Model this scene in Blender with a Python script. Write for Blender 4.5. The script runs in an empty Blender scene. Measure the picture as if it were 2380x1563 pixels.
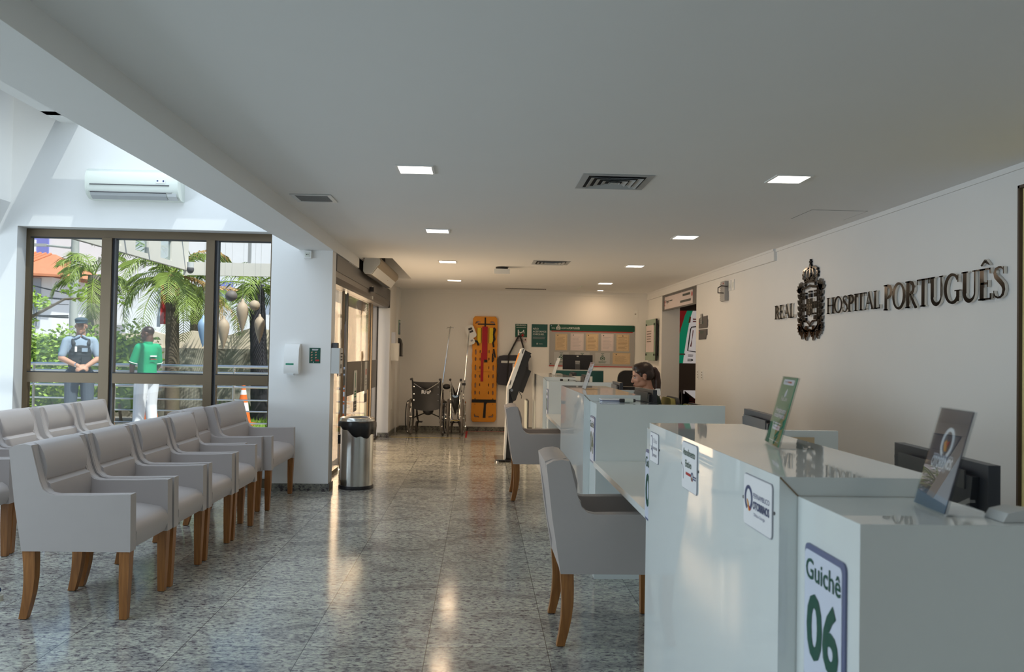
import bpy, bmesh, math, random
from mathutils import Vector, Matrix, Euler
random.seed(7)
PI = math.pi
SC = bpy.context.scene
COL = SC.collection
V = Vector

# ---------------------------------------------------------------- materials
def mat(name, col, rough=.5, metal=0., spec=.5, coat=0., emit=None, es=0., var=0., vscale=8., bump=0., bscale=60., alpha=1., trans=0., sheen=0.):
    m = bpy.data.materials.new(name); m.use_nodes = True
    nt = m.node_tree; b = nt.nodes['Principled BSDF']
    b.inputs['Base Color'].default_value = (*col, 1)
    b.inputs['Roughness'].default_value = rough
    b.inputs['Metallic'].default_value = metal
    b.inputs['Specular IOR Level'].default_value = spec
    b.inputs['Coat Weight'].default_value = coat
    b.inputs['Coat Roughness'].default_value = .04
    if sheen: b.inputs['Sheen Weight'].default_value = sheen
    if trans: b.inputs['Transmission Weight'].default_value = trans
    if emit:
        b.inputs['Emission Color'].default_value = (*emit, 1); b.inputs['Emission Strength'].default_value = es
    tc = nt.nodes.new('ShaderNodeTexCoord')
    if var:
        n = nt.nodes.new('ShaderNodeTexNoise'); n.inputs['Scale'].default_value = vscale; n.inputs['Detail'].default_value = 5
        r = nt.nodes.new('ShaderNodeMix'); r.data_type = 'RGBA'
        r.inputs[6].default_value = (*[max(0, c*(1-var)) for c in col], 1); r.inputs[7].default_value = (*[min(1, c*(1+var)) for c in col], 1)
        nt.links.new(tc.outputs['Object'], n.inputs['Vector']); nt.links.new(n.outputs['Fac'], r.inputs[0])
        nt.links.new(r.outputs[2], b.inputs['Base Color'])
    if bump:
        n2 = nt.nodes.new('ShaderNodeTexNoise'); n2.inputs['Scale'].default_value = bscale; n2.inputs['Detail'].default_value = 3
        bp = nt.nodes.new('ShaderNodeBump'); bp.inputs['Strength'].default_value = bump; bp.inputs['Distance'].default_value = .002
        nt.links.new(tc.outputs['Object'], n2.inputs['Vector']); nt.links.new(n2.outputs['Fac'], bp.inputs['Height'])
        nt.links.new(bp.outputs['Normal'], b.inputs['Normal'])
    return m

def glass(name, tint, refl=1.0, rough=0.0, keep=1.0):
    # thin pane: tinted see-through with a mirror-like sheen that grows at grazing angles
    m = bpy.data.materials.new(name); m.use_nodes = True
    nt = m.node_tree; nt.nodes.clear()
    out = nt.nodes.new('ShaderNodeOutputMaterial'); tr = nt.nodes.new('ShaderNodeBsdfTransparent'); gl = nt.nodes.new('ShaderNodeBsdfGlossy')
    fr = nt.nodes.new('ShaderNodeFresnel'); mx = nt.nodes.new('ShaderNodeMixShader'); mu = nt.nodes.new('ShaderNodeMath')
    tr.inputs[0].default_value = (*tint, 1); gl.inputs[0].default_value = (1, 1, 1, 1); gl.inputs['Roughness'].default_value = rough
    fr.inputs[0].default_value = 1.5; mu.operation = 'MULTIPLY'; mu.inputs[1].default_value = refl
    nt.links.new(fr.outputs[0], mu.inputs[0]); nt.links.new(mu.outputs[0], mx.inputs[0])
    nt.links.new(tr.outputs[0], mx.inputs[1]); nt.links.new(gl.outputs[0], mx.inputs[2]); nt.links.new(mx.outputs[0], out.inputs[0])
    return m

def granite(name, tile=.56, ox=-.787, oy=3.876, joints=True, dark=1.0, rough=.09):
    m = bpy.data.materials.new(name); m.use_nodes = True
    nt = m.node_tree; b = nt.nodes['Principled BSDF']; L = nt.links.new; N = nt.nodes.new
    tc = N('ShaderNodeTexCoord')
    # stretched veins: scale Y more than X so the grain runs across the hall
    mp = N('ShaderNodeMapping'); mp.inputs['Scale'].default_value = (1.0, 1.75, 1.2); L(tc.outputs['Object'], mp.inputs[0])
    n1 = N('ShaderNodeTexNoise'); n1.inputs['Scale'].default_value = 30; n1.inputs['Detail'].default_value = 6; n1.inputs['Roughness'].default_value = .7; n1.inputs['Distortion'].default_value = .7; L(mp.outputs[0], n1.inputs['Vector'])
    r1 = N('ShaderNodeValToRGB'); e = r1.color_ramp.elements
    k = dark
    e[0].position = .30; e[0].color = (.045*k, .038*k, .042*k, 1)
    e[1].position = .72; e[1].color = (.50*k, .505*k, .41*k, 1)
    for p, c in ((.41, (.105, .095, .105)), (.47, (.25, .252, .235)), (.58, (.36, .368, .31))):
        x = e.new(p); x.color = (c[0]*k, c[1]*k, c[2]*k, 1)
    L(n1.outputs['Fac'], r1.inputs[0])
    v = N('ShaderNodeTexVoronoi'); v.inputs['Scale'].default_value = 62; v.feature = 'F1'; L(mp.outputs[0], v.inputs['Vector'])
    r2 = N('ShaderNodeValToRGB'); r2.color_ramp.elements[0].position = .10; r2.color_ramp.elements[0].color = (.45, .44, .45, 1); r2.color_ramp.elements[1].position = .42; r2.color_ramp.elements[1].color = (1, 1, 1, 1)
    L(v.outputs['Distance'], r2.inputs[0])
    m1 = N('ShaderNodeMix'); m1.data_type = 'RGBA'; m1.blend_type = 'MULTIPLY'; m1.inputs[0].default_value = .6; L(r1.outputs[0], m1.inputs[6]); L(r2.outputs[0], m1.inputs[7])
    # big dark veins
    n3 = N('ShaderNodeTexNoise'); n3.inputs['Scale'].default_value = 2.3; n3.inputs['Detail'].default_value = 5; n3.inputs['Distortion'].default_value = 1.6; L(mp.outputs[0], n3.inputs['Vector'])
    r3 = N('ShaderNodeValToRGB'); r3.color_ramp.elements[0].position = .38; r3.color_ramp.elements[0].color = (.62, .60, .64, 1); r3.color_ramp.elements[1].position = .50; r3.color_ramp.elements[1].color = (1, 1, 1, 1)
    L(n3.outputs['Fac'], r3.inputs[0])
    m2 = N('ShaderNodeMix'); m2.data_type = 'RGBA'; m2.blend_type = 'MULTIPLY'; m2.inputs[0].default_value = .8; L(m1.outputs[2], m2.inputs[6]); L(r3.outputs[0], m2.inputs[7])
    last = m2.outputs[2]
    if joints:
        sx = N('ShaderNodeSeparateXYZ'); L(tc.outputs['Object'], sx.inputs[0])
        def tri(sock, o):
            a = N('ShaderNodeMath'); a.operation = 'SUBTRACT'; a.inputs[1].default_value = o; L(sock, a.inputs[0])
            d = N('ShaderNodeMath'); d.operation = 'DIVIDE'; d.inputs[1].default_value = tile; L(a.outputs[0], d.inputs[0])
            s = N('ShaderNodeMath'); s.operation = 'ADD'; s.inputs[1].default_value = .5; L(d.outputs[0], s.inputs[0])
            f = N('ShaderNodeMath'); f.operation = 'FLOOR'; L(s.outputs[0], f.inputs[0])
            g = N('ShaderNodeMath'); g.operation = 'SUBTRACT'; L(d.outputs[0], g.inputs[0]); L(f.outputs[0], g.inputs[1])
            h = N('ShaderNodeMath'); h.operation = 'ABSOLUTE'; L(g.outputs[0], h.inputs[0])
            return h.outputs[0], f.outputs[0]
        tx, ix = tri(sx.outputs[0], ox); ty, iy = tri(sx.outputs[1], oy)
        mn = N('ShaderNodeMath'); mn.operation = 'MINIMUM'; L(tx, mn.inputs[0]); L(ty, mn.inputs[1])
        gt = N('ShaderNodeMath'); gt.operation = 'LESS_THAN'; gt.inputs[1].default_value = .0028; L(mn.outputs[0], gt.inputs[0])
        # slab to slab tone shift
        cb = N('ShaderNodeCombineXYZ'); fx = N('ShaderNodeMath'); fx.operation = 'FLOOR'; fy = N('ShaderNodeMath'); fy.operation = 'FLOOR'
        for so, o, fl in ((sx.outputs[0], ox, fx), (sx.outputs[1], oy, fy)):
            a = N('ShaderNodeMath'); a.operation = 'SUBTRACT'; a.inputs[1].default_value = o; L(so, a.inputs[0])
            d = N('ShaderNodeMath'); d.operation = 'DIVIDE'; d.inputs[1].default_value = tile; L(a.outputs[0], d.inputs[0]); L(d.outputs[0], fl.inputs[0])
        L(fx.outputs[0], cb.inputs[0]); L(fy.outputs[0], cb.inputs[1])
        wn = N('ShaderNodeTexWhiteNoise'); L(cb.outputs[0], wn.inputs[0])
        mr = N('ShaderNodeMapRange'); mr.inputs[3].default_value = .82; mr.inputs[4].default_value = 1.12; L(wn.outputs[0], mr.inputs[0])
        m4 = N('ShaderNodeMix'); m4.data_type = 'RGBA'; m4.blend_type = 'MULTIPLY'; m4.inputs[0].default_value = 1; L(last, m4.inputs[6]); L(mr.outputs[0], m4.inputs[7])
        m3 = N('ShaderNodeMix'); m3.data_type = 'RGBA'; L(gt.outputs[0], m3.inputs[0]); L(m4.outputs[2], m3.inputs[6]); m3.inputs[7].default_value = (.035, .035, .035, 1)
        last = m3.outputs[2]
    L(last, b.inputs['Base Color'])
    b.inputs['Roughness'].default_value = rough; b.inputs['Specular IOR Level'].default_value = .24
    return m

M = {}
M['wall'] = mat('wall_paint', (.80, .80, .79), .65, var=.02, vscale=3, bump=.05, bscale=180)
M['ceil'] = mat('ceiling_paint', (.84, .84, .835), .75, var=.015, vscale=2)
M['floor'] = granite('granite_floor', dark=1.6, rough=.13)
M['stone'] = granite('granite_skirting', joints=False, dark=.7, rough=.3)
M['lacquer'] = mat('white_lacquer', (.77, .815, .81), .025, spec=.6, var=.008, vscale=40)
M['lacquer_in'] = mat('white_laminate', (.80, .84, .83), .25, var=.01, vscale=20)
M['edge'] = mat('brown_glue_line', (.22, .15, .08), .6, var=.3, vscale=30)
M['leather'] = mat('taupe_leatherette', (.46, .42, .405), .42, spec=.45, var=.03, vscale=10, bump=.12, bscale=420)
M['seam'] = mat('leatherette_seam', (.38, .345, .335), .6, var=.1)
M['wood'] = None
M['frame'] = mat('bronze_anodised', (.135, .098, .058), .38, metal=.35, var=.08, vscale=5)
M['gasket'] = mat('black_rubber', (.012, .013, .016), .5, var=.1)
M['steel'] = mat('brushed_steel', (.62, .61, .58), .22, metal=1, var=.06, vscale=30)
M['chrome'] = mat('chrome', (.75, .75, .75), .08, metal=1, var=.03)
M['black'] = mat('black_plastic', (.018, .018, .022), .38, var=.1, vscale=10)
M['blackm'] = mat('monitor_plastic', (.035, .04, .052), .35, var=.05, vscale=10)
M['dkgrey'] = mat('dark_grey_plastic', (.09, .09, .095), .45, var=.06)
M['grey'] = mat('grey_plastic', (.36, .36, .36), .5, var=.04)
M['ltgrey'] = mat('light_grey_plastic', (.60, .62, .62), .4, var=.03)
M['white'] = mat('white_plastic', (.82, .83, .82), .35, var=.02)
M['offwhite'] = mat('off_white_plastic', (.72, .76, .70), .4, var=.02)
M['paper'] = mat('white_paper', (.82, .82, .84), .7, var=.03)
M['paper_tan'] = mat('aged_paper', (.64, .49, .31), .7, var=.10, vscale=12)
M['paper_lilac'] = mat('lilac_paper', (.66, .58, .58), .7, var=.05)
M['green'] = mat('dark_green_print', (.004, .075, .048), .45, var=.08, vscale=4)
M['green2'] = mat('bright_green_print', (.0, .22, .12), .4, var=.06, vscale=4)
M['greenteal'] = mat('teal_green_print', (.012, .085, .085), .5, var=.05, vscale=4)
M['red'] = mat('red_print', (.45, .03, .03), .5, var=.06)
M['navy'] = mat('navy_print', (.035, .06, .16), .4, var=.05)
M['slate'] = mat('slate_blue_print', (.13, .15, .27), .4, var=.05)
M['plate'] = mat('pale_blue_plate', (.68, .73, .86), .35, var=.02)
M['ink'] = mat('dark_ink', (.03, .045, .045), .5, var=.05)
M['inkgrey'] = mat('grey_ink', (.32, .33, .38), .5, var=.05)
M['orangeprint'] = mat('orange_print', (.70, .28, .03), .5, var=.06)
M['holder'] = mat('charcoal_print', (.055, .052, .075), .3, var=.06, vscale=20)
M['holderblue'] = mat('blue_print', (.045, .10, .17), .3, var=.06, vscale=20)
M['acrylic'] = glass('clear_acrylic', (.93, .95, .96), .35)
M['winglass'] = glass('tinted_window_glass', (.86, .90, .90), .22)
M['doorglass'] = glass('sliding_door_glass', (.90, .87, .84), .45)
M['sky_glass'] = glass('skylight_glass', (.46, .49, .50), .6)
M['film'] = mat('grey_door_film', (.115, .11, .10), .35, var=.03)
M['lettermetal'] = mat('black_chrome_letters', (.022, .022, .025), .12, metal=.9, var=.05)
M['lettersides'] = mat('mirror_letter_sides', (.72, .68, .62), .06, metal=1, var=.03)
M['crestside'] = mat('dark_chrome_sides', (.22, .21, .20), .15, metal=1, var=.05)
M['yellowboard'] = mat('orange_polyethylene', (.78, .30, .012), .42, var=.05, vscale=6)
M['yellowdk'] = mat('shaded_orange_polyethylene', (.55, .19, .01), .5, var=.05)
M['strapred'] = mat('red_webbing', (.42, .012, .025), .7, var=.08, vscale=60, bump=.2, bscale=300)
M['strapblk'] = mat('black_webbing', (.02, .02, .022), .8, var=.1, vscale=60)
M['yellowfoam'] = mat('yellow_foam', (.82, .58, .02), .6, var=.05)
M['canvas'] = mat('navy_canvas', (.045, .045, .062), .85, var=.15, vscale=30, bump=.3, bscale=200)
M['vinyl'] = mat('black_vinyl', (.022, .022, .024), .45, var=.08, vscale=12, bump=.1, bscale=90)
M['tyre'] = mat('grey_tyre', (.15, .135, .12), .8, var=.08)
M['bagfilm'] = mat('black_bin_liner', (.012, .012, .014), .28, var=.1, bump=.6, bscale=50)
M['olive'] = mat('olive_upholstery', (.30, .27, .075), .8, var=.1, vscale=40)
M['beigeplastic'] = mat('beige_air_curtain', (.36, .30, .22), .4, var=.04, vscale=30)
M['greyheader'] = mat('grey_door_operator', (.115, .105, .10), .4, var=.04)
M['grille'] = mat('grey_grille', (.44, .46, .47), .5, var=.04)
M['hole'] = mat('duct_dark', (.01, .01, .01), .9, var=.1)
M['skin_t'] = mat('tan_skin', (.50, .27, .18), .5, var=.06, vscale=14)
M['skin_d'] = mat('dark_brown_skin', (.115, .052, .032), .45, var=.08, vscale=14)
M['skin_l'] = mat('light_skin', (.56, .285, .19), .45, var=.05, vscale=14)
M['hair'] = mat('dark_brown_hair', (.030, .015, .010), .38, var=.35, vscale=60, bump=.5, bscale=120)
M['hairtail'] = mat('brown_hair', (.048, .020, .012), .42, var=.4, vscale=50, bump=.5, bscale=120)
M['shirtblue'] = mat('grey_blue_shirt', (.27, .35, .45), .85, var=.08, vscale=12)
M['vest'] = mat('black_vest', (.025, .032, .04), .75, var=.2, vscale=12, bump=.3, bscale=40)
M['trousdk'] = mat('slate_trousers', (.065, .085, .115), .85, var=.12, vscale=10)
M['trouswh'] = mat('white_trousers', (.74, .77, .83), .85, var=.04, vscale=8)
M['shirtgreen'] = mat('emerald_shirt', (.0, .33, .145), .8, var=.08, vscale=8)
M['jacket'] = mat('dark_green_jacket', (.012, .028, .022), .8, var=.1, vscale=20)
M['blouse'] = mat('white_blouse', (.75, .78, .80), .7, var=.03)
M['eye'] = mat('eye_white', (.55, .52, .50), .25, var=.05)
M['cap'] = mat('dark_blue_cap', (.05, .085, .11), .8, var=.1)
M['lip'] = mat('lips', (.36, .11, .09), .4, var=.05)
M['shoenavy'] = mat('navy_shoe', (.02, .038, .10), .8, var=.15, vscale=60)
M['sole'] = mat('cream_rubber_sole', (.62, .57, .47), .6, var=.04)
M['leaf1'] = mat('hedge_leaf', (.26, .40, .055), .55, var=.35, vscale=5)
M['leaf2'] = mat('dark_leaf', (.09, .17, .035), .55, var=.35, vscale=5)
M['palm'] = mat('palm_leaf', (.22, .30, .055), .5, var=.45, vscale=3)
M['palmdry'] = mat('dry_palm_leaf', (.42, .26, .08), .6, var=.3, vscale=3)
M['bark'] = mat('palm_bark', (.13, .105, .075), .85, var=.35, vscale=14, bump=.6, bscale=25)
M['barkgrey'] = mat('lichen_bark', (.30, .27, .21), .9, var=.3, vscale=9, bump=.5, bscale=20)
M['barkdk'] = mat('dark_bark', (.045, .042, .05), .9, var=.4, vscale=12, bump=.8, bscale=18)
M['crownshaft'] = mat('orange_palm_sheath', (.62, .38, .15), .6, var=.3, vscale=9)
M['grass'] = mat('lawn', (.16, .27, .035), .9, var=.35, vscale=20)
M['paving'] = mat('pavement', (.42, .40, .37), .9, var=.1, vscale=4)
M['seed'] = mat('carved_wood_ornament', (.47, .37, .27), .6, var=.12, vscale=20)
M['seedgrey'] = mat('carved_grey_ornament', (.16, .14, .13), .6, var=.15, vscale=20)
M['seedshade'] = mat('shaded_wood_ornament', (.27, .215, .17), .65, var=.15, vscale=20)  # darker copy of the carved wood, with shade put into its colour
M['bluefab'] = mat('pale_blue_ornament', (.30, .45, .66), .5, var=.08)
M['rail'] = mat('satin_steel_rail', (.66, .67, .68), .28, metal=1, var=.05)
M['coneor'] = mat('orange_cone', (.80, .17, .03), .5, var=.06)
M['bluetile'] = mat('blue_facade_tile', (.20, .22, .56), .4, var=.10, vscale=9)
M['facade'] = mat('white_facade', (.70, .70, .72), .8, var=.04, vscale=2)
M['facgrey'] = mat('grey_facade', (.33, .37, .44), .8, var=.05, vscale=2)
M['roof'] = mat('clay_roof_tile', (.56, .21, .105), .8, var=.2, vscale=8)
M['paleroof'] = mat('pale_canopy_paint', (.74, .71, .64), .6, var=.04)
M['pole'] = mat('concrete_pole', (.34, .36, .34), .85, var=.15)
M['cable'] = mat('black_cable', (.02, .025, .03), .6, var=.1)
M['mural_w'] = mat('mural_white', (.85, .80, .76), .5, var=.03)
M['mural_r'] = mat('mural_red', (.30, .012, .014), .5, var=.1)
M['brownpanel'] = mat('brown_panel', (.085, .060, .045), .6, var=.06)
M['curtain'] = mat('lamplit_wood_slat', (.95, .72, .34), .5, var=.2, vscale=4)  # bright yellow puts warm lamp light into the wood colour
M['tagyellow'] = mat('yellow_floor_tape', (.55, .40, .02), .6, var=.1)

def wood_mat():
    m = bpy.data.materials.new('honey_wood'); m.use_nodes = True
    nt = m.node_tree; b = nt.nodes['Principled BSDF']; L = nt.links.new
    tc = nt.nodes.new('ShaderNodeTexCoord'); mp = nt.nodes.new('ShaderNodeMapping'); mp.inputs['Scale'].default_value = (60, 60, 5)
    n = nt.nodes.new('ShaderNodeTexNoise'); n.inputs['Scale'].default_value = 1; n.inputs['Detail'].default_value = 5; n.inputs['Distortion'].default_value = .6
    r = nt.nodes.new('ShaderNodeValToRGB'); r.color_ramp.elements[0].color = (.215, .082, .02, 1); r.color_ramp.elements[0].position = .3; r.color_ramp.elements[1].color = (.40, .165, .042, 1); r.color_ramp.elements[1].position = .75
    L(tc.outputs['Object'], mp.inputs[0]); L(mp.outputs[0], n.inputs['Vector']); L(n.outputs['Fac'], r.inputs[0]); L(r.outputs[0], b.inputs['Base Color'])
    b.inputs['Roughness'].default_value = .38
    return m
M['wood'] = wood_mat()

def wall_stain():
    m = bpy.data.materials.new('stained_concrete'); m.use_nodes = True
    nt = m.node_tree; b = nt.nodes['Principled BSDF']; L = nt.links.new
    tc = nt.nodes.new('ShaderNodeTexCoord'); n = nt.nodes.new('ShaderNodeTexNoise'); n.inputs['Scale'].default_value = 1.6; n.inputs['Detail'].default_value = 8; n.inputs['Roughness'].default_value = .65
    r = nt.nodes.new('ShaderNodeValToRGB'); r.color_ramp.elements[0].position = .36; r.color_ramp.elements[0].color = (.14, .125, .095, 1); r.color_ramp.elements[1].position = .62; r.color_ramp.elements[1].color = (.47, .44, .36, 1)
    L(tc.outputs['Object'], n.inputs['Vector']); L(n.outputs['Fac'], r.inputs[0]); L(r.outputs[0], b.inputs['Base Color']); b.inputs['Roughness'].default_value = .9
    return m
M['concrete'] = wall_stain()
M['limewall'] = mat('cream_render', (.80, .68, .53), .85, var=.07, vscale=6, bump=.4, bscale=30)

# ---------------------------------------------------------------- mesh builder
class Fr:
    """A 2-D drawing frame standing in the scene: x and y run along the surface, z along its outward normal."""
    def __init__(s, o, x, y):
        s.o = V(o); s.x = V(x).normalized(); s.y = V(y).normalized(); s.n = s.x.cross(s.y)
    def p(s, a, b, c=0.): return s.o + s.x*a + s.y*b + s.n*c
def facing_left(y, z, x=2.955): return Fr((x, y, z), (0, -1, 0), (0, 0, 1))      # looks towards -X
def facing_us(x, z, y=14.5): return Fr((x, y, z), (1, 0, 0), (0, 0, 1))          # looks towards -Y

TXT = {}
class MB:
    def __init__(s): s.bm = bmesh.new(); s.mats = []
    def mi(s, m):
        m = M[m] if isinstance(m, str) else m
        if m not in s.mats: s.mats.append(m)
        return s.mats.index(m)
    def faces(s, m, vs, fs):
        i = s.mi(m); bv = [s.bm.verts.new(v) for v in vs]; out = []
        for f in fs:
            try:
                fc = s.bm.faces.new([bv[k] for k in f]); fc.material_index = i; out.append(fc)
            except ValueError: pass
        return bv, out
    def box(s, m, x0, x1, y0, y1, z0, z1, bev=0., seg=2, mx=None):
        vs = [V((x, y, z)) for z in (z0, z1) for y in (y0, y1) for x in (x0, x1)]
        if mx: vs = [mx @ v for v in vs]
        bv, fs = s.faces(m, vs, [(0, 2, 3, 1), (4, 5, 7, 6), (0, 1, 5, 4), (2, 6, 7, 3), (0, 4, 6, 2), (1, 3, 7, 5)])
        if bev > 0: s.bevel(fs, bev, seg)
        return s
    def bevel(s, fs, w, seg=2, minang=.5):
        es = set()
        for f in fs:
            for e in f.edges: es.add(e)
        es = [e for e in es if len(e.link_faces) == 2 and e.calc_face_angle(0) > minang]
        mi = fs[0].material_index
        r = bmesh.ops.bevel(s.bm, geom=es, offset=w, segments=seg, affect='EDGES', profile=.5, clamp_overlap=True)
        for f in r['faces']: f.material_index = mi
    def cyl(s, m, p0, p1, r0, r1=None, seg=16, caps=True):
        p0, p1 = V(p0), V(p1); r1 = r0 if r1 is None else r1
        d = (p1-p0).normalized(); a = d.orthogonal().normalized(); b = d.cross(a)
        vs = []
        for p, r in ((p0, r0), (p1, r1)):
            for k in range(seg):
                t = 2*PI*k/seg; vs.append(p+(a*math.cos(t)+b*math.sin(t))*r)
        fs = [(k, (k+1) % seg, seg+(k+1) % seg, seg+k) for k in range(seg)]
        if caps: fs += [tuple(range(seg-1, -1, -1)), tuple(range(seg, 2*seg))]
        s.faces(m, vs, fs); return s
    def tube(s, m, pts, r, seg=8, closed=False):
        pts = [V(p) for p in pts]; n = len(pts); rs = r if isinstance(r, (list, tuple)) else [r]*n
        vs = []; prev = None
        for i, p in enumerate(pts):
            if closed: d = pts[(i+1) % n]-pts[i-1]
            else: d = pts[min(i+1, n-1)]-pts[max(i-1, 0)]
            d.normalize()
            a = d.orthogonal().normalized() if prev is None else (prev-d*prev.dot(d)).normalized()
            prev = a; b = d.cross(a)
            for k in range(seg):
                t = 2*PI*k/seg; vs.append(p+(a*math.cos(t)+b*math.sin(t))*rs[i])
        fs = []
        for i in range(n if closed else n-1):
            j = (i+1) % n
            for k in range(seg): fs.append((i*seg+k, i*seg+(k+1) % seg, j*seg+(k+1) % seg, j*seg+k))
        if not closed: fs += [tuple(range(seg-1, -1, -1)), tuple(range((n-1)*seg, n*seg))]
        s.faces(m, vs, fs); return s
    def lathe(s, m, prof, c=(0, 0, 0), seg=32, axis=None):
        c = V(c); ax = axis or ((1, 0, 0), (0, 1, 0), (0, 0, 1)); X, Y, Z = [V(a) for a in ax]
        vs = []; n = len(prof)
        for r, z in prof:
            for k in range(seg):
                t = 2*PI*k/seg; vs.append(c+(X*math.cos(t)+Y*math.sin(t))*r+Z*z)
        fs = [(i*seg+k, i*seg+(k+1) % seg, (i+1)*seg+(k+1) % seg, (i+1)*seg+k) for i in range(n-1) for k in range(seg)]
        fs += [tuple(range(seg-1, -1, -1)), tuple(range((n-1)*seg, n*seg))]
        s.faces(m, vs, fs); return s
    def ball(s, m, c, r, seg=16, rings=10, mx=None):
        c = V(c); r = V((r, r, r)) if not hasattr(r, '__len__') else V(r)
        vs = [V((0, 0, 1))]; 
        for i in range(1, rings):
            ph = PI*i/rings
            for k in range(seg):
                t = 2*PI*k/seg; vs.append(V((math.sin(ph)*math.cos(t), math.sin(ph)*math.sin(t), math.cos(ph))))
        vs.append(V((0, 0, -1)))
        vs = [V((v.x*r.x, v.y*r.y, v.z*r.z)) for v in vs]
        if mx: vs = [mx @ v for v in vs]
        vs = [c+v for v in vs]
        fs = [(0, 1+k, 1+(k+1) % seg) for k in range(seg)]
        for i in range(rings-2):
            for k in range(seg): fs.append((1+i*seg+k, 1+(i+1)*seg+k, 1+(i+1)*seg+(k+1) % seg, 1+i*seg+(k+1) % seg))
        L = len(vs)-1; o = 1+(rings-2)*seg
        fs += [(o+(k+1) % seg, o+k, L) for k in range(seg)]
        s.faces(m, vs, fs); return s
    def poly(s, m, fr, pts, z0=0., z1=.001, bev=0., seg=2, side=None):
        n = len(pts)
        if n > 2 and sum(pts[i][0]*pts[(i+1) % n][1]-pts[(i+1) % n][0]*pts[i][1] for i in range(n)) < 0: pts = pts[::-1]
        vs = [fr.p(a, b, z0) for a, b in pts]+[fr.p(a, b, z1) for a, b in pts]
        bv, fs = s.faces(m, vs, [tuple(range(n-1, -1, -1)), tuple(range(n, 2*n))])
        bm = s.bm; i = s.mi(side or m)
        sf = []
        for k in range(n):
            j = (k+1) % n
            f = bm.faces.new((bv[k], bv[j], bv[n+j], bv[n+k])); f.material_index = i; sf.append(f)
        if bev > 0: s.bevel(fs+sf, bev, seg)
        return s
    def rect(s, m, fr, a0, a1, b0, b1, z0=0., z1=.001, rad=0., bev=0.):
        if rad <= 0: pts = [(a0, b0), (a1, b0), (a1, b1), (a0, b1)]
        else:
            pts = []
            for cx, cy, t0 in ((a1-rad, b0+rad, -PI/2), (a1-rad, b1-rad, 0), (a0+rad, b1-rad, PI/2), (a0+rad, b0+rad, PI)):
                for k in range(6):
                    t = t0+PI/2*k/5; pts.append((cx+rad*math.cos(t), cy+rad*math.sin(t)))
        return s.poly(m, fr, pts, z0, z1, bev)
    def disc(s, m, fr, a, b, r, z0=0., z1=.001, seg=16, ry=None):
        ry = ry or r
        return s.poly(m, fr, [(a+r*math.cos(2*PI*k/seg), b+ry*math.sin(2*PI*k/seg)) for k in range(seg)], z0, z1)
    def ribbon(s, m, fr, pts, w, z0=0., z1=.001, closed=False, side=None):
        """flat stroke of varying width following a 2-D path"""
        n = len(pts); ws = w if isinstance(w, (list, tuple)) else [w]*n
        P = [V((a, b)) for a, b in pts]; Lp, Rp = [], []
        for i in range(n):
            if closed: d = P[(i+1) % n]-P[i-1]
            else: d = P[min(i+1, n-1)]-P[max(i-1, 0)]
            d.normalize(); nn = V((-d.y, d.x))
            Lp.append(P[i]+nn*ws[i]/2); Rp.append(P[i]-nn*ws[i]/2)
        vs = [fr.p(q.x, q.y, z) for z in (z0, z1) for q in Lp+Rp]
        top = []; sid = []
        rng = range(n if closed else n-1); o = 2*n
        for i in rng:
            j = (i+1) % n
            top += [(o+n+i, o+n+j, o+j, o+i), (i, j, n+j, n+i)]
            sid += [(i, o+i, o+j, j), (n+j, o+n+j, o+n+i, n+i)]
        if not closed: sid += [(0, n, o+n, o), (n-1, o+n-1, o+2*n-1, 2*n-1)]
        bv, _ = s.faces(m, vs, top); i = s.mi(side or m)
        for f in sid:
            try:
                fc = s.bm.faces.new([bv[k] for k in f]); fc.material_index = i
            except ValueError: pass
        return s
    def ring(s, m, fr, a, b, rx, ry, w, z0=0., z1=.001, t0=0., t1=2*PI, seg=32):
        full = abs(t1-t0-2*PI) < 1e-6
        n = seg if full else seg+1
        pts = [(a+rx*math.cos(t0+(t1-t0)*k/seg), b+ry*math.sin(t0+(t1-t0)*k/seg)) for k in range(n)]
        return s.ribbon(m, fr, pts, w, z0, z1, closed=full)
    def text(s, m, fr, txt, a, b, size, z=.0006, th=.0004, align='LEFT', sx=1., width=None, bold=0.):
        key = (txt, align, round(bold, 4))
        if key not in TXT:
            cu = bpy.data.curves.new('lettering', 'FONT'); cu.body = txt; cu.align_x = align; cu.resolution_u = 3; cu.offset = bold
            ob = bpy.data.objects.new('lettering', cu)
            me = bpy.data.meshes.new_from_object(ob)
            TXT[key] = ([v.co.copy() for v in me.vertices], [tuple(p.vertices) for p in me.polygons])
            bpy.data.objects.remove(ob); bpy.data.curves.remove(cu); bpy.data.meshes.remove(me)
        vs, fs = TXT[key]
        if not vs: return s
        if width:
            w0 = (max(v.x for v in vs)-min(v.x for v in vs))*size
            sx = width/w0
        s.faces(m, [fr.p(a+v.x*size*sx, b+v.y*size, z+th) for v in vs], fs); return s
    def bars(s, m, fr, a0, a1, b0, b1, rows, z=.0008, fill=.35, jag=.35, seed=1):
        """grey lines of unreadably small print"""
        rd = random.Random(seed); h = (b1-b0)/rows
        for k in range(rows):
            e = a1-(a1-a0)*jag*rd.random()
            s.rect(m, fr, a0, e, b1-(k+.5)*h-h*fill/2, b1-(k+.5)*h+h*fill/2, z-.0003, z)
        return s
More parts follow.
